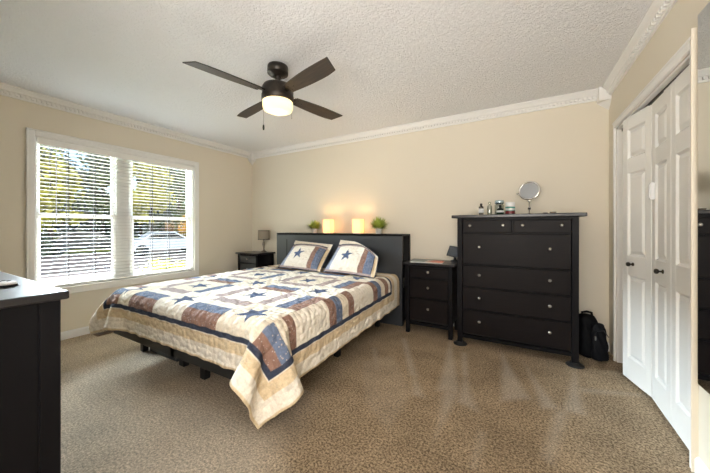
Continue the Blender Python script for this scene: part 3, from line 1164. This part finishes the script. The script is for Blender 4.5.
# ------------------------------------------------------------------ pillow shams
def sham(label, loc, rot, W=.70, Hh=.50, droop=0.0, mirror=False):
    n, m_ = 70, 52
    s, t = np.meshgrid(np.linspace(-1, 1, n), np.linspace(-1, 1, m_), indexing='ij')
    fx, fy = .88, .84     # stuffed part ends here, flange beyond
    a = np.clip(1 - np.abs(s / fx) ** 2.2, 0, 1)
    b_ = np.clip(1 - np.abs(t / fy) ** 2.2, 0, 1)
    puff = .066 * (a * b_) ** .62
    wob = .006 * np.sin(s * 7 + t * 3) + .005 * np.sin(t * 9 - s * 4)
    pin = 1 - .05 * (np.abs(s) ** 4) * (1 - t ** 2) - 0.0
    X = s * W / 2 * (1 - .04 * (1 - t ** 2) * np.abs(s) ** 3)
    Z = t * Hh / 2 * (1 - .05 * (1 - s ** 2) * np.abs(t) ** 3)
    # the upper right corner sags
    k = np.clip((s * 1.1 + t * .9) / 2 - .22, 0, 1)
    Z = Z - droop * k ** 1.4
    bend = -.03 * (np.clip(t - .55, 0, 1)) - droop * .25 * k
    u = (s + 1) / 2 * W
    v_ = (t + 1) / 2 * Hh
    col = np.empty(s.shape + (3,)); col[:] = PAL['cream']
    fl = np.zeros(s.shape)
    x = (s + 1) / 2
    y = (t + 1) / 2
    def put(mask, c, f=0.0):
        col[mask] = PAL[c]; fl[mask] = f
    put(x < .10, 'ltblue', .6)
    put(x > .665, 'brown', .7)
    put(x > .765, 'blue', .6)
    put(x > .905, 'navy')
    put(x > .925, 'tan')
    put((y > .76) & (x < .93), 'mauve', .6)
    put((y > .82), 'navy')
    put((y > .845), 'cream2')
    put((x > .925) & (y > .8), 'cream2')
    put((y < .06) & (x < .93), 'mauve', .5)
    put(star_mask((x - .36) * W, (y - .45) * Hh, .094, .12), 'star', .2)
    root = thing('pillow', label, 'pillow', loc)
    root.rotation_euler = rot
    # front and back skins
    nb = s.size
    front = np.stack([X, -puff + wob * a * b_ + bend, Z], -1)
    back = np.stack([X, puff * .75 + .003 + bend, Z], -1)
    o = cloth_mesh('sham_cover', front, u, v_, col, fl, M['quilt'], 0)
    o.parent = root
    bc = np.empty_like(col); bc[:] = PAL['cream2']
    o2 = cloth_mesh('sham_back', back[::-1], u[::-1], v_[::-1], bc[::-1], fl[::-1] * 0, M['quilt'], 0)
    o2.parent = root
    # binding tube closing the rim
    bm = B()
    ring = [front[i, 0] for i in range(0, n, 3)] + [front[-1, j] for j in range(0, m_, 3)] + [front[i, -1] for i in range(n - 1, -1, -3)] + [front[0, j] for j in range(m_ - 1, -1, -3)]
    ring = [tuple(p + np.array([0, .0015, 0])) for p in ring]
    tube(bm, ring + [ring[0]], .0042, 6)
    bd = build('binding', bm, Mat('navy_binding', '3a3f52', .9).bump(200, .2, .002).m, root)
    return root


sham('quilted pillow with a blue star leaning on the headboard, nearer the window', (-2.40, 2.945, .795), (math.radians(-46), math.radians(2), math.radians(3)), .64, .47, .05)
sham('quilted pillow with a blue star and sagging right corner, nearer the three drawer nightstand', (-1.665, 2.945, .805), (math.radians(-45), math.radians(1.5), math.radians(-2)), .68, .50, .40)

# ------------------------------------------------------------------ ceiling fan
FXc, FYc = -1.69, 1.71
fan = thing('ceiling_fan', 'four blade dark bronze ceiling fan with a lit frosted bowl', 'ceiling fan', (FXc, FYc, H))
bm = B()
lathe(bm, [(.080, 0), (.082, -.01), (.082, -.058), (.070, -.064), (.066, -.064), (.066, -.070), (.058, -.070), (.056, -.076), (.042, -.076), (.036, -.084)], (0, 0, 0), 36)
build('canopy', bm, 'bronze', fan)
bm = B()
lathe(bm, [(.028, -.080), (.030, -.090), (.024, -.10), (.016, -.105), (.016, -.140), (.024, -.142), (.024, -.155)], (0, 0, 0), 20)
build('downrod', bm, 'bronze', fan)
bm = B()
lathe(bm, [(.040, -.140), (.085, -.146), (.112, -.160), (.122, -.180), (.124, -.205), (.122, -.228), (.127, -.240), (.127, -.282), (.118, -.288)], (0, 0, 0), 40)
build('motor_housing', bm, 'bronze', fan)
bm = B()
lathe(bm, [(.118, -.284), (.1185, -.318), (.116, -.338), (.108, -.352), (.088, -.362), (.05, -.366), (.01, -.367)], (0, 0, 0), 40)
bo = build('light_bowl', bm, 'bowl', fan)
bo['label'] = 'frosted glass bowl lit warm white'
light('fan_bulb', 'POINT', (0, 0, -.318), 1.3, (1.0, .82, .58), parent=fan, shadow_soft_size=.03)
for ang in (75, 165, 255, 345):
    a = math.radians(ang)
    Rm = Matrix.Rotation(a, 4, 'Z') @ Matrix.Rotation(math.radians(-11), 4, 'X')
    bm = B()
    N = 22
    top, bot = [], []
    for i in range(N + 1):
        f = i / N
        r = .155 + f * .515
        wl_ = .044 + .030 * math.sin(min(1, f * 1.1) * PI * .60)       # trailing edge bulges
        wr_ = .046 + .012 * math.sin(f * PI)
        if f > .8:
            wl_ -= .006 * ((f - .8) / .2) ** 1.6
        ra, rb = r - .045 * max(0, f - .5) * 2, r
        top.append((bm.verts.new((ra, wl_, .004)), bm.verts.new((rb, -wr_, .004))))
        bot.append((bm.verts.new((ra, wl_, -.003)), bm.verts.new((rb, -wr_, -.003))))
    for i in range(N):
        f = bm.faces.new((top[i][0], top[i][1], top[i + 1][1], top[i + 1][0])); f.material_index = 1
        bm.faces.new((bot[i][0], bot[i + 1][0], bot[i + 1][1], bot[i][1]))
        for k in (0, 1):
            f = bm.faces.new((top[i][k], top[i + 1][k], bot[i + 1][k], bot[i][k])); f.material_index = 1
    for e_ in (0, N):
        f = bm.faces.new((top[e_][0], top[e_][1], bot[e_][1], bot[e_][0])); f.material_index = 1
    bl_ = build('fan_blade', bm, ['blade', 'blade_top'], fan)
    bl_.matrix_local = Matrix.Translation((0, 0, -.230)) @ Rm
    bm = B()
    box(bm, .10, .155, -.020, .020, -.002, .010, .003)
    prism(bm, [(.15, -.030), (.22, -.038), (.25, 0), (.22, .038), (.15, .030)], 'z', .0045, .0095)
    for (x, y) in ((.18, -.02), (.18, .02), (.225, 0)):
        lathe(bm, [(.006, -.003), (.006, -.005), (.003, -.007)], (x, y, 0), 8)
    build('blade_bracket', bm, 'bronze', bl_)
for x, y, ln, pend in ((-.096, -.052, .175, True), (.085, .06, .12, False)):
    bm = B()
    tube(bm, [(x, y, -.25), (x * 1.06, y * 1.06, -.29), (x * 1.06, y * 1.06, -.29 - ln)], .0010, 6)
    pc = build('pull_chain', bm, 'bronze', fan)
    z = -.29 - ln
    bm = B()
    if pend:
        lathe(bm, [(.002, z), (.006, z - .006), (.008, z - .025), (.006, z - .042), (.001, z - .046)], (x * 1.06, y * 1.06, 0), 12)
    else:
        lathe(bm, [(.001, z), (.003, z - .004), (.001, z - .008)], (x * 1.06, y * 1.06, 0), 8)
    build('pendant', bm, 'plastic_black' if pend else 'nickel', pc)

# ------------------------------------------------------------------ on the headboard
SZ = 1.076


def cube_lamp(label, x, y, rz):
    t = thing('cube_lamp', label, 'lamp', (x, y, SZ), rz, 'cube lamps on the headboard')
    s, hh, w_ = .058, .192, .004
    bm = B()
    box(bm, -s, s, -s, -s + w_, .012, hh); box(bm, -s, s, s - w_, s, .012, hh)
    box(bm, -s, -s + w_, -s, s, .012, hh); box(bm, s - w_, s, -s, s, .012, hh)
    build('lamp_shade', bm, 'cube', t)
    bm = B(); box(bm, -s + .006, s - .006, -s + .006, s - .006, 0, .012); build('base', bm, 'white_plastic', t)
    bm = B(); lathe(bm, [(.012, .012), (.012, .05), (.026, .075), (.028, .095), (.020, .115), (.004, .122)], (0, 0, 0), 16)
    build('bulb', bm, glow('bulb_glow', 'ffdca0', 4.0), t)
    light('cube_lamp_bulb', 'POINT', (0, 0, .14), 1.7, (1.0, .66, .32), parent=t, shadow_soft_size=.02)


cube_lamp('small square glowing lamp on the headboard beside the left potted plant', -2.345, 3.36, .15)
cube_lamp('small square glowing lamp on the headboard nearer the right potted plant', -1.865, 3.36, .12)

leafM = Mat('grass_leaf_green', '8ea83a', .6)
leafM.vary('c9d070', 60, 3)
leafM = leafM.m


def pot_plant(label, x, y, sc, seed, lf):
    r_ = random.Random(seed)
    t = thing('potted_plant', label, 'plant', (x, y, SZ), 0, 'potted plants on the headboard')
    bm = B()
    lathe(bm, [(.030 * sc, 0), (.034 * sc, .004), (.042 * sc, .068 * sc), (.044 * sc, .072 * sc), (.040 * sc, .072 * sc), (.038 * sc, .060 * sc), (.004, .060 * sc)], (0, 0, 0), 28)
    build('pot', bm, 'ceramic', t)
    bm = B()
    for i in range(520):
        a = r_.uniform(0, 2 * PI)
        el = math.acos(r_.uniform(0.0, 1)) * .98
        L = r_.uniform(.090, .150) * lf
        d = V(math.cos(a) * math.sin(el), math.sin(a) * math.sin(el), math.cos(el) * 1.05)
        p = V(r_.uniform(-.02, .02), r_.uniform(-.02, .02), .062) * sc
        s = d.cross(V(0, 0, 1) + V(.01, 0, 0)).normalized() * .0055 * sc
        m_ = p + d * L * .6
        e_ = p + d * L + V(0, 0, -.012 * math.sin(el)) * sc
        vs = [bm.verts.new(q_) for q_ in (p - s * .6, p + s * .6, m_ + s, m_ - s, e_)]
        bm.faces.new(vs[:4]); bm.faces.new((vs[3], vs[2], vs[4]))
    fo = build('foliage', bm, leafM, t)


pot_plant('small grassy potted plant on the headboard, left of both glowing lamps', -2.60, 3.37, .95, 3, 1.0)
pot_plant('small grassy potted plant on the headboard, right of both glowing lamps', -1.57, 3.37, 1.08, 5, 1.15)

# ------------------------------------------------------------------ table lamp on the corner nightstand
t = thing('table_lamp', 'small table lamp with a taupe drum shade on the corner nightstand', 'lamp', (-3.665, 3.39, .755))
bm = B()
lathe(bm, [(.045, 0), (.047, .008), (.038, .016), (.014, .026), (.010, .05), (.014, .085), (.022, .12), (.021, .145), (.012, .175), (.008, .19)], (0, 0, 0), 24)
build('base', bm, 'stone', t)
bm = B()
lathe(bm, [(.094, .205), (.090, .355), (.088, .355), (.092, .205)], (0, 0, 0), 36, cap=False)
sh = build('lamp_shade', bm, 'taupe', t)
bm = B()
lathe(bm, [(.0955, .203), (.0955, .213), (.0915, .213), (.0915, .203), (.0955, .203)], (0, 0, 0), 36, cap=False)
build('lower_band', bm, 'taupe_dark', sh)
bm = B()
lathe(bm, [(.0912, .347), (.0912, .357), (.0872, .357), (.0872, .347), (.0912, .347)], (0, 0, 0), 36, cap=False)
build('upper_band', bm, 'taupe_dark', sh)
bm = B()
tube(bm, [(0, 0, .19), (0, 0, .235)], .012, 10)
for k in range(3):
    tube(bm, [(0, 0, .232), (.092 * math.cos(k * 2.094), .092 * math.sin(k * 2.094), .215)], .002, 6)
build('socket', bm, 'plastic_black', t)

# ------------------------------------------------------------------ on the right nightstand
mg = thing('magazine', 'red and grey magazine lying flat on the three drawer nightstand', 'magazine', (-.90, 3.17, .775), .10)
mm_ = Mat('magazine_cover', 'b3471f', .35)
gx_ = mm_.coords('Object')
sp_ = mm_.n('ShaderNodeSeparateXYZ'); mm_.l(gx_, sp_.inputs[0])
nz_ = mm_.n('ShaderNodeTexNoise', Scale=14, Detail=3); mm_.l(gx_, nz_.inputs['Vector'])
ad_ = mm_.n('ShaderNodeMath', operation='MULTIPLY_ADD'); ad_.inputs[1].default_value = .10; mm_.l(nz_.outputs[0], ad_.inputs[0]); mm_.l(sp_.outputs[0], ad_.inputs[2])
rp_ = mm_.n('ShaderNodeValToRGB')
els = rp_.color_ramp.elements
els[0].position = 0.0; els[0].color = lin('6c7670') + (1,)
els[1].position = .13; els[1].color = lin('c05230') + (1,)
e3 = els.new(.045); e3.color = lin('6c7670') + (1,)
e4 = els.new(.07); e4.color = lin('c3b9ae') + (1,)
mm_.l(ad_.outputs[0], rp_.inputs[0]); mm_.l(rp_.outputs[0], mm_.b.inputs['Base Color'])
bm = B(); box(bm, -.15, .19, -.10, .10, .007, .009); build('cover', bm, mm_.m, mg)
bm = B(); box(bm, -.149, .188, -.098, .099, 0, .007); build('pages', bm, 'paper', mg)

tb = thing('tablet', 'dark tablet tilted back on a stand at the rear of the three drawer nightstand', 'tablet', (-.632, 3.36, .775), -.25)
bm = B()
box(bm, -.085, .085, -.006, .006, 0, .125, .005, 2)
sc1 = build('screen', bm, ['plastic_black'], tb, (0, -.02, .050))
sc1.rotation_euler = (math.radians(-26), math.radians(8), 0)
bm = B(); box(bm, -.076, .076, -.0072, -.0058, .010, .115); build('glass_face', bm, Mat('tablet_glass_reflection', '4b4f55', .2).bump(60, .01, .001).m, sc1)  # grey of the glass is a reflection painted into its colour
bm = B()
lathe(bm, [(.05, 0), (.052, .006), (.03, .014), (.014, .02), (.012, .05), (.016, .085)], (0, .015, 0), 20)
build('stand', bm, 'plastic_black', tb)

# ------------------------------------------------------------------ on the tall dresser
DT = 1.276


def bottle(name, label, x, y, prof, mat, cap=None, capmat='plastic_black', band=None, cat='bottle', group='toiletries on the tall dresser', square=False):
    t = thing(name, label, cat, (x - .018, y, DT), PI / 4 if square else 0, group)
    t.scale = (1.15, 1.15, 1.2)
    bm = B(); lathe(bm, prof, (0, 0, 0), 4 if square else 20)
    o = build('glass_body', bm, mat, t)
    if square:
        for p in o.data.polygons:
            p.use_smooth = False
    if cap:
        bm = B(); lathe(bm, cap, (0, 0, 0), 16); build('cap', bm, capmat, t)
    for bprof, bmat, nm in (band or []):
        bm = B(); lathe(bm, bprof, (0, 0, 0), 4 if square else 20, cap=False)
        o = build(nm, bm, bmat, t)
        if square:
            for p in o.data.polygons:
                p.use_smooth = False
    return t


bottle('perfume_bottle', 'dark square bottle with a pale label, leftmost on the tall dresser top', -.305, 3.08,
       [(.026, 0), (.027, .003), (.027, .066), (.020, .072), (.008, .074)], 'bottle_dark',
       [(.008, .074), (.008, .080), (.010, .080), (.010, .094), (.008, .096)], 'plastic_black',
       [([(.0275, .020), (.0275, .052)], 'label_white', 'paper_label')], square=True)
bottle('perfume_bottle', 'slim clear glass bottle with a clear stopper on the tall dresser', -.232, 3.10,
       [(.016, 0), (.018, .004), (.018, .070), (.012, .080), (.006, .084)], 'bottle_glass',
       [(.006, .084), (.010, .090), (.012, .102), (.006, .108)], 'bottle_glass')
bottle('perfume_bottle', 'wide clear bottle with a silver blue cap at the back of the tall dresser', -.150, 3.17,
       [(.034, 0), (.037, .004), (.037, .082), (.028, .092)], 'bottle_glass',
       [(.030, .092), (.036, .094), (.036, .118), (.033, .121)], 'silver_cap')
bottle('perfume_bottle', 'small dark green round bottle in front of the silver capped bottle', -.138, 3.07,
       [(.022, 0), (.027, .006), (.028, .030), (.024, .048), (.009, .056)], 'bottle_green',
       [(.008, .056), (.008, .064), (.010, .066), (.010, .076), (.007, .078)], 'plastic_black',
       [([(.0285, .018), (.0285, .034)], 'label_white', 'paper_label')])
bottle('cream_jar', 'squat jar with white lid, teal and dark red bands, rightmost of the toiletries', -.055, 3.10,
       [(.032, 0), (.036, .005), (.036, .060), (.032, .062)], 'teal',
       [(.034, .062), (.035, .064), (.035, .096), (.033, .098)], 'white_plastic',
       [([(.0366, .006), (.0366, .030)], 'red_dark', 'lower_band'), ([(.0366, .034), (.0366, .050)], 'label_white', 'paper_label')], cat='jar')
for nm, lb, x, y, s in (('trinket', 'tiny pale trinket on the tall dresser right of the round mirror', .205, 3.08, .9),
                        ('trinket_dish', 'tiny beige dish near the right end of the tall dresser top', .262, 3.09, 1.25)):
    t = thing(nm, lb, 'trinket', (x, y, DT))
    bm = B(); lathe(bm, [(.010 * s, 0), (.017 * s, .004), (.021 * s, .014 * s), (.018 * s, .015 * s), (.006 * s, .008 * s)], (0, 0, 0), 20); build('dish', bm, 'stone', t)
    bm = B(); lathe(bm, [(.006 * s, .008 * s), (.010 * s, .014 * s), (.005 * s, .021 * s)], (.004, 0, 0), 10); build('contents', bm, 'paper', t)

t = thing('magnifying_mirror', 'round silver magnifying mirror on a stem standing on the tall dresser', 'mirror', (.084, 3.17, DT), -.3)
bm = B(); lathe(bm, [(.055, 0), (.056, .005), (.040, .010), (.010, .016)], (0, 0, 0), 28); build('base', bm, 'chrome', t)
bm = B(); lathe(bm, [(.006, .014), (.006, .048), (.011, .050), (.011, .066), (.006, .068), (.006, .135)], (0, 0, 0), 12); build('stem', bm, 'chrome', t)
bm = B(); lathe(bm, [(.0115, .048), (.0125, .050), (.0125, .064), (.0115, .066)], (0, 0, 0), 14); build('collar', bm, 'plastic_black', t)
ax = Matrix.Rotation(PI / 2 + math.radians(-9), 3, 'X')
hc = (0, -.002, .226)
bm = B()
R_ = .083
prof = [(R_ + .008 * math.cos(a_), .008 * math.sin(a_)) for a_ in np.linspace(0, 2 * PI, 13)]
lathe(bm, prof, hc, 40, 0, ax, cap=False)
rim = build('rim', bm, 'chrome', t)
bm = B()
lathe(bm, [(R_, -.003), (R_, .003)], hc, 40, 0, ax)
o = build('mirror_glass', bm, 'magnify', t)
for p in o.data.polygons:
    p.use_smooth = False
bm = B()
tube(bm, [(-.02, 0, .132), (0, 0, .130), (.02, 0, .132)], .006, 8)
tube(bm, [(0, 0, .122), (0, 0, .134)], .009, 10)
build('hinge', bm, 'chrome', t)
bm = B()
lathe(bm, [(.004, 0), (.006, .004), (.006, .018), (.003, .022)], (-R_ - .006, 0, .206), 10, 0, Matrix.Rotation(-PI / 2, 3, 'Y'))
build('tilt_knob', bm, 'chrome', t)

# ------------------------------------------------------------------ backpack leaning by the dresser
bp_ = thing('backpack', 'black backpack leaning against the right side of the tall dresser', 'bag', (.578, 3.27, 0), .35)


def soft_box(cx, cy, cz, sx, sy, sz, taper=1.0, n=3, e=3.0, lean=0.0):
    """superellipsoid block, tapered to the top"""
    bm = B()
    bmesh.ops.create_icosphere(bm, subdivisions=n, radius=1)
    for v_ in bm.verts:
        d = v_.co.normalized()
        r = (abs(d.x) ** e + abs(d.y) ** e + abs(d.z) ** e) ** (-1 / e)
        p = d * r
        k = 1 + (taper - 1) * (p.z + 1) / 2
        v_.co = V(cx + p.x * sx * k, cy + p.y * sy * k + lean * (p.z + 1) / 2, cz + p.z * sz)
        v_.co.x += .004 * math.sin(p.z * 9 + p.y * 5)
        v_.co.y += .004 * math.sin(p.z * 7 + p.x * 6)
    return bm


bd_ = build('main_compartment', soft_box(-.03, .03, .185, .085, .080, .185, .74, 4, 5, .02), 'nylon', bp_, smooth=True)
pk = build('front_pocket', soft_box(.010, -.058, .160, .066, .036, .158, .72, 4, 5, .025), 'nylon_blue', bp_, smooth=True)
bm = B(); tube(bm, [(-.045, -.090, .21), (-.03, -.084, .262), (.03, -.080, .268), (.062, -.086, .215)], .004, 6)
zp = build('zipper', bm, 'plastic_grey', pk)
bm = B(); box(bm, -.048, -.038, -.098, -.090, .185, .222, .002); build('zipper_pull', bm, 'nickel', zp)
bm = B(); tube(bm, [(-.072, .05, .355), (-.070, .05, .385), (-.03, .05, .394), (.010, .05, .384), (.012, .05, .352)], .010, 8); build('handle', bm, 'nylon', bp_, smooth=True)
for x in (-.07, .015):
    bm = B(); tube(bm, [(x, .11, .34), (x - .008, .145, .28), (x - .008, .15, .15), (x, .112, .05)], .014, 8); build('strap', bm, 'nylon', bp_, smooth=True)

# ------------------------------------------------------------------ wall mirror on the closet wall
wm = thing('wall_mirror', 'tall rectangular mirror hung on the closet wall at the right picture edge', 'mirror', (XR - .013, 1.56, 1.28))
bm = B(); box(bm, -.003, .011, -.365, .365, -.845, .845); build('backing', bm, 'gap', wm)
bm = B(); box(bm, -.0055, -.003, -.365, .365, -.845, .845, .001); build('mirror_glass', bm, 'mirror', wm)

# ------------------------------------------------------------------ floor register by the window wall
t = thing('floor_register', 'brown metal floor register in the carpet near the window wall', 'vent', (-3.93, 1.45, 0))
bm = B()
box(bm, -.055, .055, -.15, .15, 0, .006, .002)
build('frame', bm, 'brown_metal', t)
bm = B()
for k in range(16):
    y = -.13 + k * .0165
    box(bm, -.042, .042, y, y + .007, .006, .0085)
build('louvres', bm, 'plastic_black', t)

# ------------------------------------------------------------------ outside the window
GZ = -0.5
grass = Mat('lawn_grass', '66742f', .95)
grass.vary('9a9340', 1.6, 6)
bm = B(); box(bm, -70, XL - .3, -40, 60, GZ - .1, GZ)
o = build('ground', bm, grass.m)
struct(o, 'green lawn outside the window', 'ground')
drv = Mat('driveway_concrete', '8f7e78', .9)
drv.vary('7f706b', 3, 5)
bm = B()
prism(bm, [(-8.8, -4), (-9.4, 6), (-11.2, 12), (-14.0, 22), (-27.5, 22), (-23.5, 8), (-21.5, -4)], 'z', GZ - .02, GZ + .015)
o = build('path', bm, drv.m)
struct(o, 'pinkish paved driveway outside the window', 'driveway')
barkM = Mat('tree_bark', '3b3128', .9).bump(20, .5, .02).m


def leafmat(a, b_, c_):
    m = Mat('tree_leaves', a, .7)
    v_ = m.coords()
    nz = m.n('ShaderNodeTexNoise', Scale=.9, Detail=6, Roughness=.75)
    m.l(v_, nz.inputs['Vector'])
    r = m.n('ShaderNodeValToRGB')
    r.color_ramp.elements[0].position = .32; r.color_ramp.elements[0].color = lin(a) + (1,)
    r.color_ramp.elements[1].position = .68; r.color_ramp.elements[1].color = lin(c_) + (1,)
    e = r.color_ramp.elements.new(.5); e.color = lin(b_) + (1,)
    m.l(nz.outputs[0], r.inputs[0]); m.l(r.outputs[0], m.b.inputs['Base Color'])
    return m.m


LM = {'yellow': leafmat('6f7a24', 'b2a93a', 'd8cc5e'), 'green': leafmat('2a3a1e', '48572b', '6f7a3a'),
      'dark': leafmat('1f2c1d', '2f3f28', '46523a'), 'gold': leafmat('8a6a20', 'c79a34', 'dcb85c')}


def tree(name, label, x, y, hgt, rad, kind, seed, n=1500, low=.18, cat='tree', leaf=.30):
    r_ = random.Random(seed)
    t = thing(name, label, cat, (x, y, GZ), r_.uniform(0, 6))
    bm = B()
    tube(bm, [(0, 0, 0), (.05, .03, hgt * .35), (-.04, .08, hgt * .62), (0, 0, hgt * .85)], [.045 * rad + .06, .035 * rad + .05, .05, .02], 8)
    for k in range(6):
        a = k * 1.05 + r_.uniform(-.3, .3)
        z = hgt * r_.uniform(.3, .6)
        tube(bm, [(0, 0, z), (math.cos(a) * rad * .4, math.sin(a) * rad * .4, z + hgt * .12), (math.cos(a) * rad * .75, math.sin(a) * rad * .75, z + hgt * .2)], [.05, .035, .012], 6)
    build('trunk', bm, barkM, t)
    bm = B()
    blobs = [(r_.uniform(-.55, .55) * rad, r_.uniform(-.55, .55) * rad, hgt * r_.uniform(low + .12, .86), rad * r_.uniform(.35, .6)) for _ in range(16)]
    for i in range(n):
        b_ = r_.choice(blobs)
        d = V(r_.gauss(0, 1), r_.gauss(0, 1), r_.gauss(0, .8)).normalized()
        p = V(b_[0], b_[1], b_[2]) + d * b_[3] * (r_.random() ** .35)
        p.z = max(p.z, hgt * low)
        s = leaf * r_.uniform(.5, 1.1)
        nrm = (d + V(r_.uniform(-.7, .7), r_.uniform(-.7, .7), r_.uniform(-.4, .8))).normalized()
        u_ = nrm.orthogonal().normalized(); w_ = nrm.cross(u_)
        a = r_.uniform(0, PI)
        e1 = (u_ * math.cos(a) + w_ * math.sin(a)) * s; e2 = (w_ * math.cos(a) - u_ * math.sin(a)) * s * .6
        bm.faces.new([bm.verts.new(q_) for q_ in (p - e1, p + e2, p + e1, p - e2)])
    build('crown', bm, LM[kind], t)


tree('maple_tree', 'yellow green tree seen through the upper left of the window', -31.1, 7.6, 9.5, 2.0, 'yellow', 1, 1500, .12)
tree('oak_tree', 'green tree seen through the middle of the left window half', -34.6, 12.0, 11, 2.4, 'green', 2, 1900, .06)
tree('oak_tree', 'dark tree close behind the green tree of the left window half', -41.4, 13.4, 13, 2.4, 'dark', 3, 1900, .05)
tree('maple_tree', 'yellow green tree seen through the right window half', -25.6, 11.9, 9.5, 1.9, 'yellow', 4, 1400, .14)
tree('oak_tree', 'green tree behind the yellow green tree of the right window half', -31.7, 17.6, 12.5, 3.0, 'green', 5, 2000, .05)
tree('maple_tree', 'small golden autumn tree behind the white car', -22.7, 13.2, 2.9, .9, 'gold', 6, 500, .2, leaf=.2)
tree('oak_tree', 'distant dark tree at the left edge of the window', -59.5, 14.6, 17, 3.1, 'dark', 7, 1900, .03, leaf=.45)
tree('oak_tree', 'distant dark tree seen left of the middle window bar', -53.8, 17.6, 18, 3.0, 'dark', 8, 1900, .03, leaf=.45)
tree('oak_tree', 'distant dark tree seen right of the middle window bar', -48.0, 21.1, 17, 3.1, 'dark', 9, 1900, .03, leaf=.45)
tree('oak_tree', 'distant dark tree at the right edge of the window', -42.5, 24.7, 17, 3.1, 'dark', 10, 1900, .03, leaf=.45)
tree('oak_tree', 'green tree left of the yellow green tree at the window left edge', -38.5, 7.4, 12, 2.4, 'green', 15, 1700, .04)
tree('shrub', 'low dark shrub at the left end of the driveway', -22.9, 4.9, 1.5, .9, 'dark', 11, 700, .05, 'shrub', .16)
tree('shrub', 'low yellowish shrub close to the house, seen through the lower right window half', -8.4, 4.3, .7, .6, 'yellow', 13, 700, .05, 'shrub', .07)
tree('shrub', 'low yellowish shrub at the lower right corner of the window', -8.0, 5.9, .75, .6, 'yellow', 14, 700, .05, 'shrub', .07)


hedge = thing('hedge', 'long dark leafy hedge line far beyond the driveway and trees', 'hedge', (-60, 23, GZ), math.atan2(14, 26))
hr = random.Random(21)
bm = B()
for i in range(3600):
    p = V(hr.uniform(-20, 20), hr.uniform(-1, 1), 5.6 * hr.random() ** .8 + .7 * math.sin(i * .37) * hr.random())
    nrm = V(hr.uniform(-.6, .6), -1, hr.uniform(-.3, .8)).normalized()
    u_ = nrm.orthogonal().normalized(); w_ = nrm.cross(u_)
    s_ = hr.uniform(.35, .75)
    bm.faces.new([bm.verts.new(q_) for q_ in (p - u_ * s_, p + w_ * s_ * .6, p + u_ * s_, p - w_ * s_ * .6)])
build('foliage', bm, LM['dark'], hedge)


def car(label, x, y, rz, body, seed):
    t = thing('car', label, 'car', (x, y, GZ), rz, 'cars parked on the driveway')
    bm = B()
    prof = [(-2.2, .35), (-2.22, .75), (-2.05, .92), (-1.35, .98), (-.85, 1.38), (.35, 1.42), (1.05, 1.0), (2.0, .86), (2.2, .65), (2.2, .35)]
    A = [bm.verts.new((p[0], -.88 + (.16 if p[1] > 1.1 else 0), p[1])) for p in prof]
    Bb = [bm.verts.new((p[0], .88 - (.16 if p[1] > 1.1 else 0), p[1])) for p in prof]
    n = len(prof)
    for i in range(n):
        bm.faces.new((A[i], A[(i + 1) % n], Bb[(i + 1) % n], Bb[i]))
    bm.faces.new(A); bm.faces.new(list(reversed(Bb)))
    build('body', bm, Mat('car_paint', body, .25).m, t)
    for s_ in (-1, 1):
        bm = B()
        w_ = [(-1.2, 1.0), (-.8, 1.32), (.30, 1.35), (.85, 1.0)]
        prism(bm, w_, 'y', s_ * .86 - .03 * s_, s_ * .89)
        build('window', bm, 'screen', t)
    for px in (-1.35, 1.35):
        for s_ in (-1, 1):
            bm = B()
            lathe(bm, [(.20, -.1), (.33, -.1), (.33, .1), (.20, .1)], (px, s_ * .80, .33), 20, 0, Matrix.Rotation(PI / 2, 3, 'X'))
            build('wheel', bm, 'plastic_black', t)


car('white car parked outside, seen through the right window half', -19.6, 10.0, math.radians(75), 'c9d0d8', 1)
car('dark car parked outside, seen through the left window half', -24.0, 7.6, math.radians(70), '2b2e33', 2)
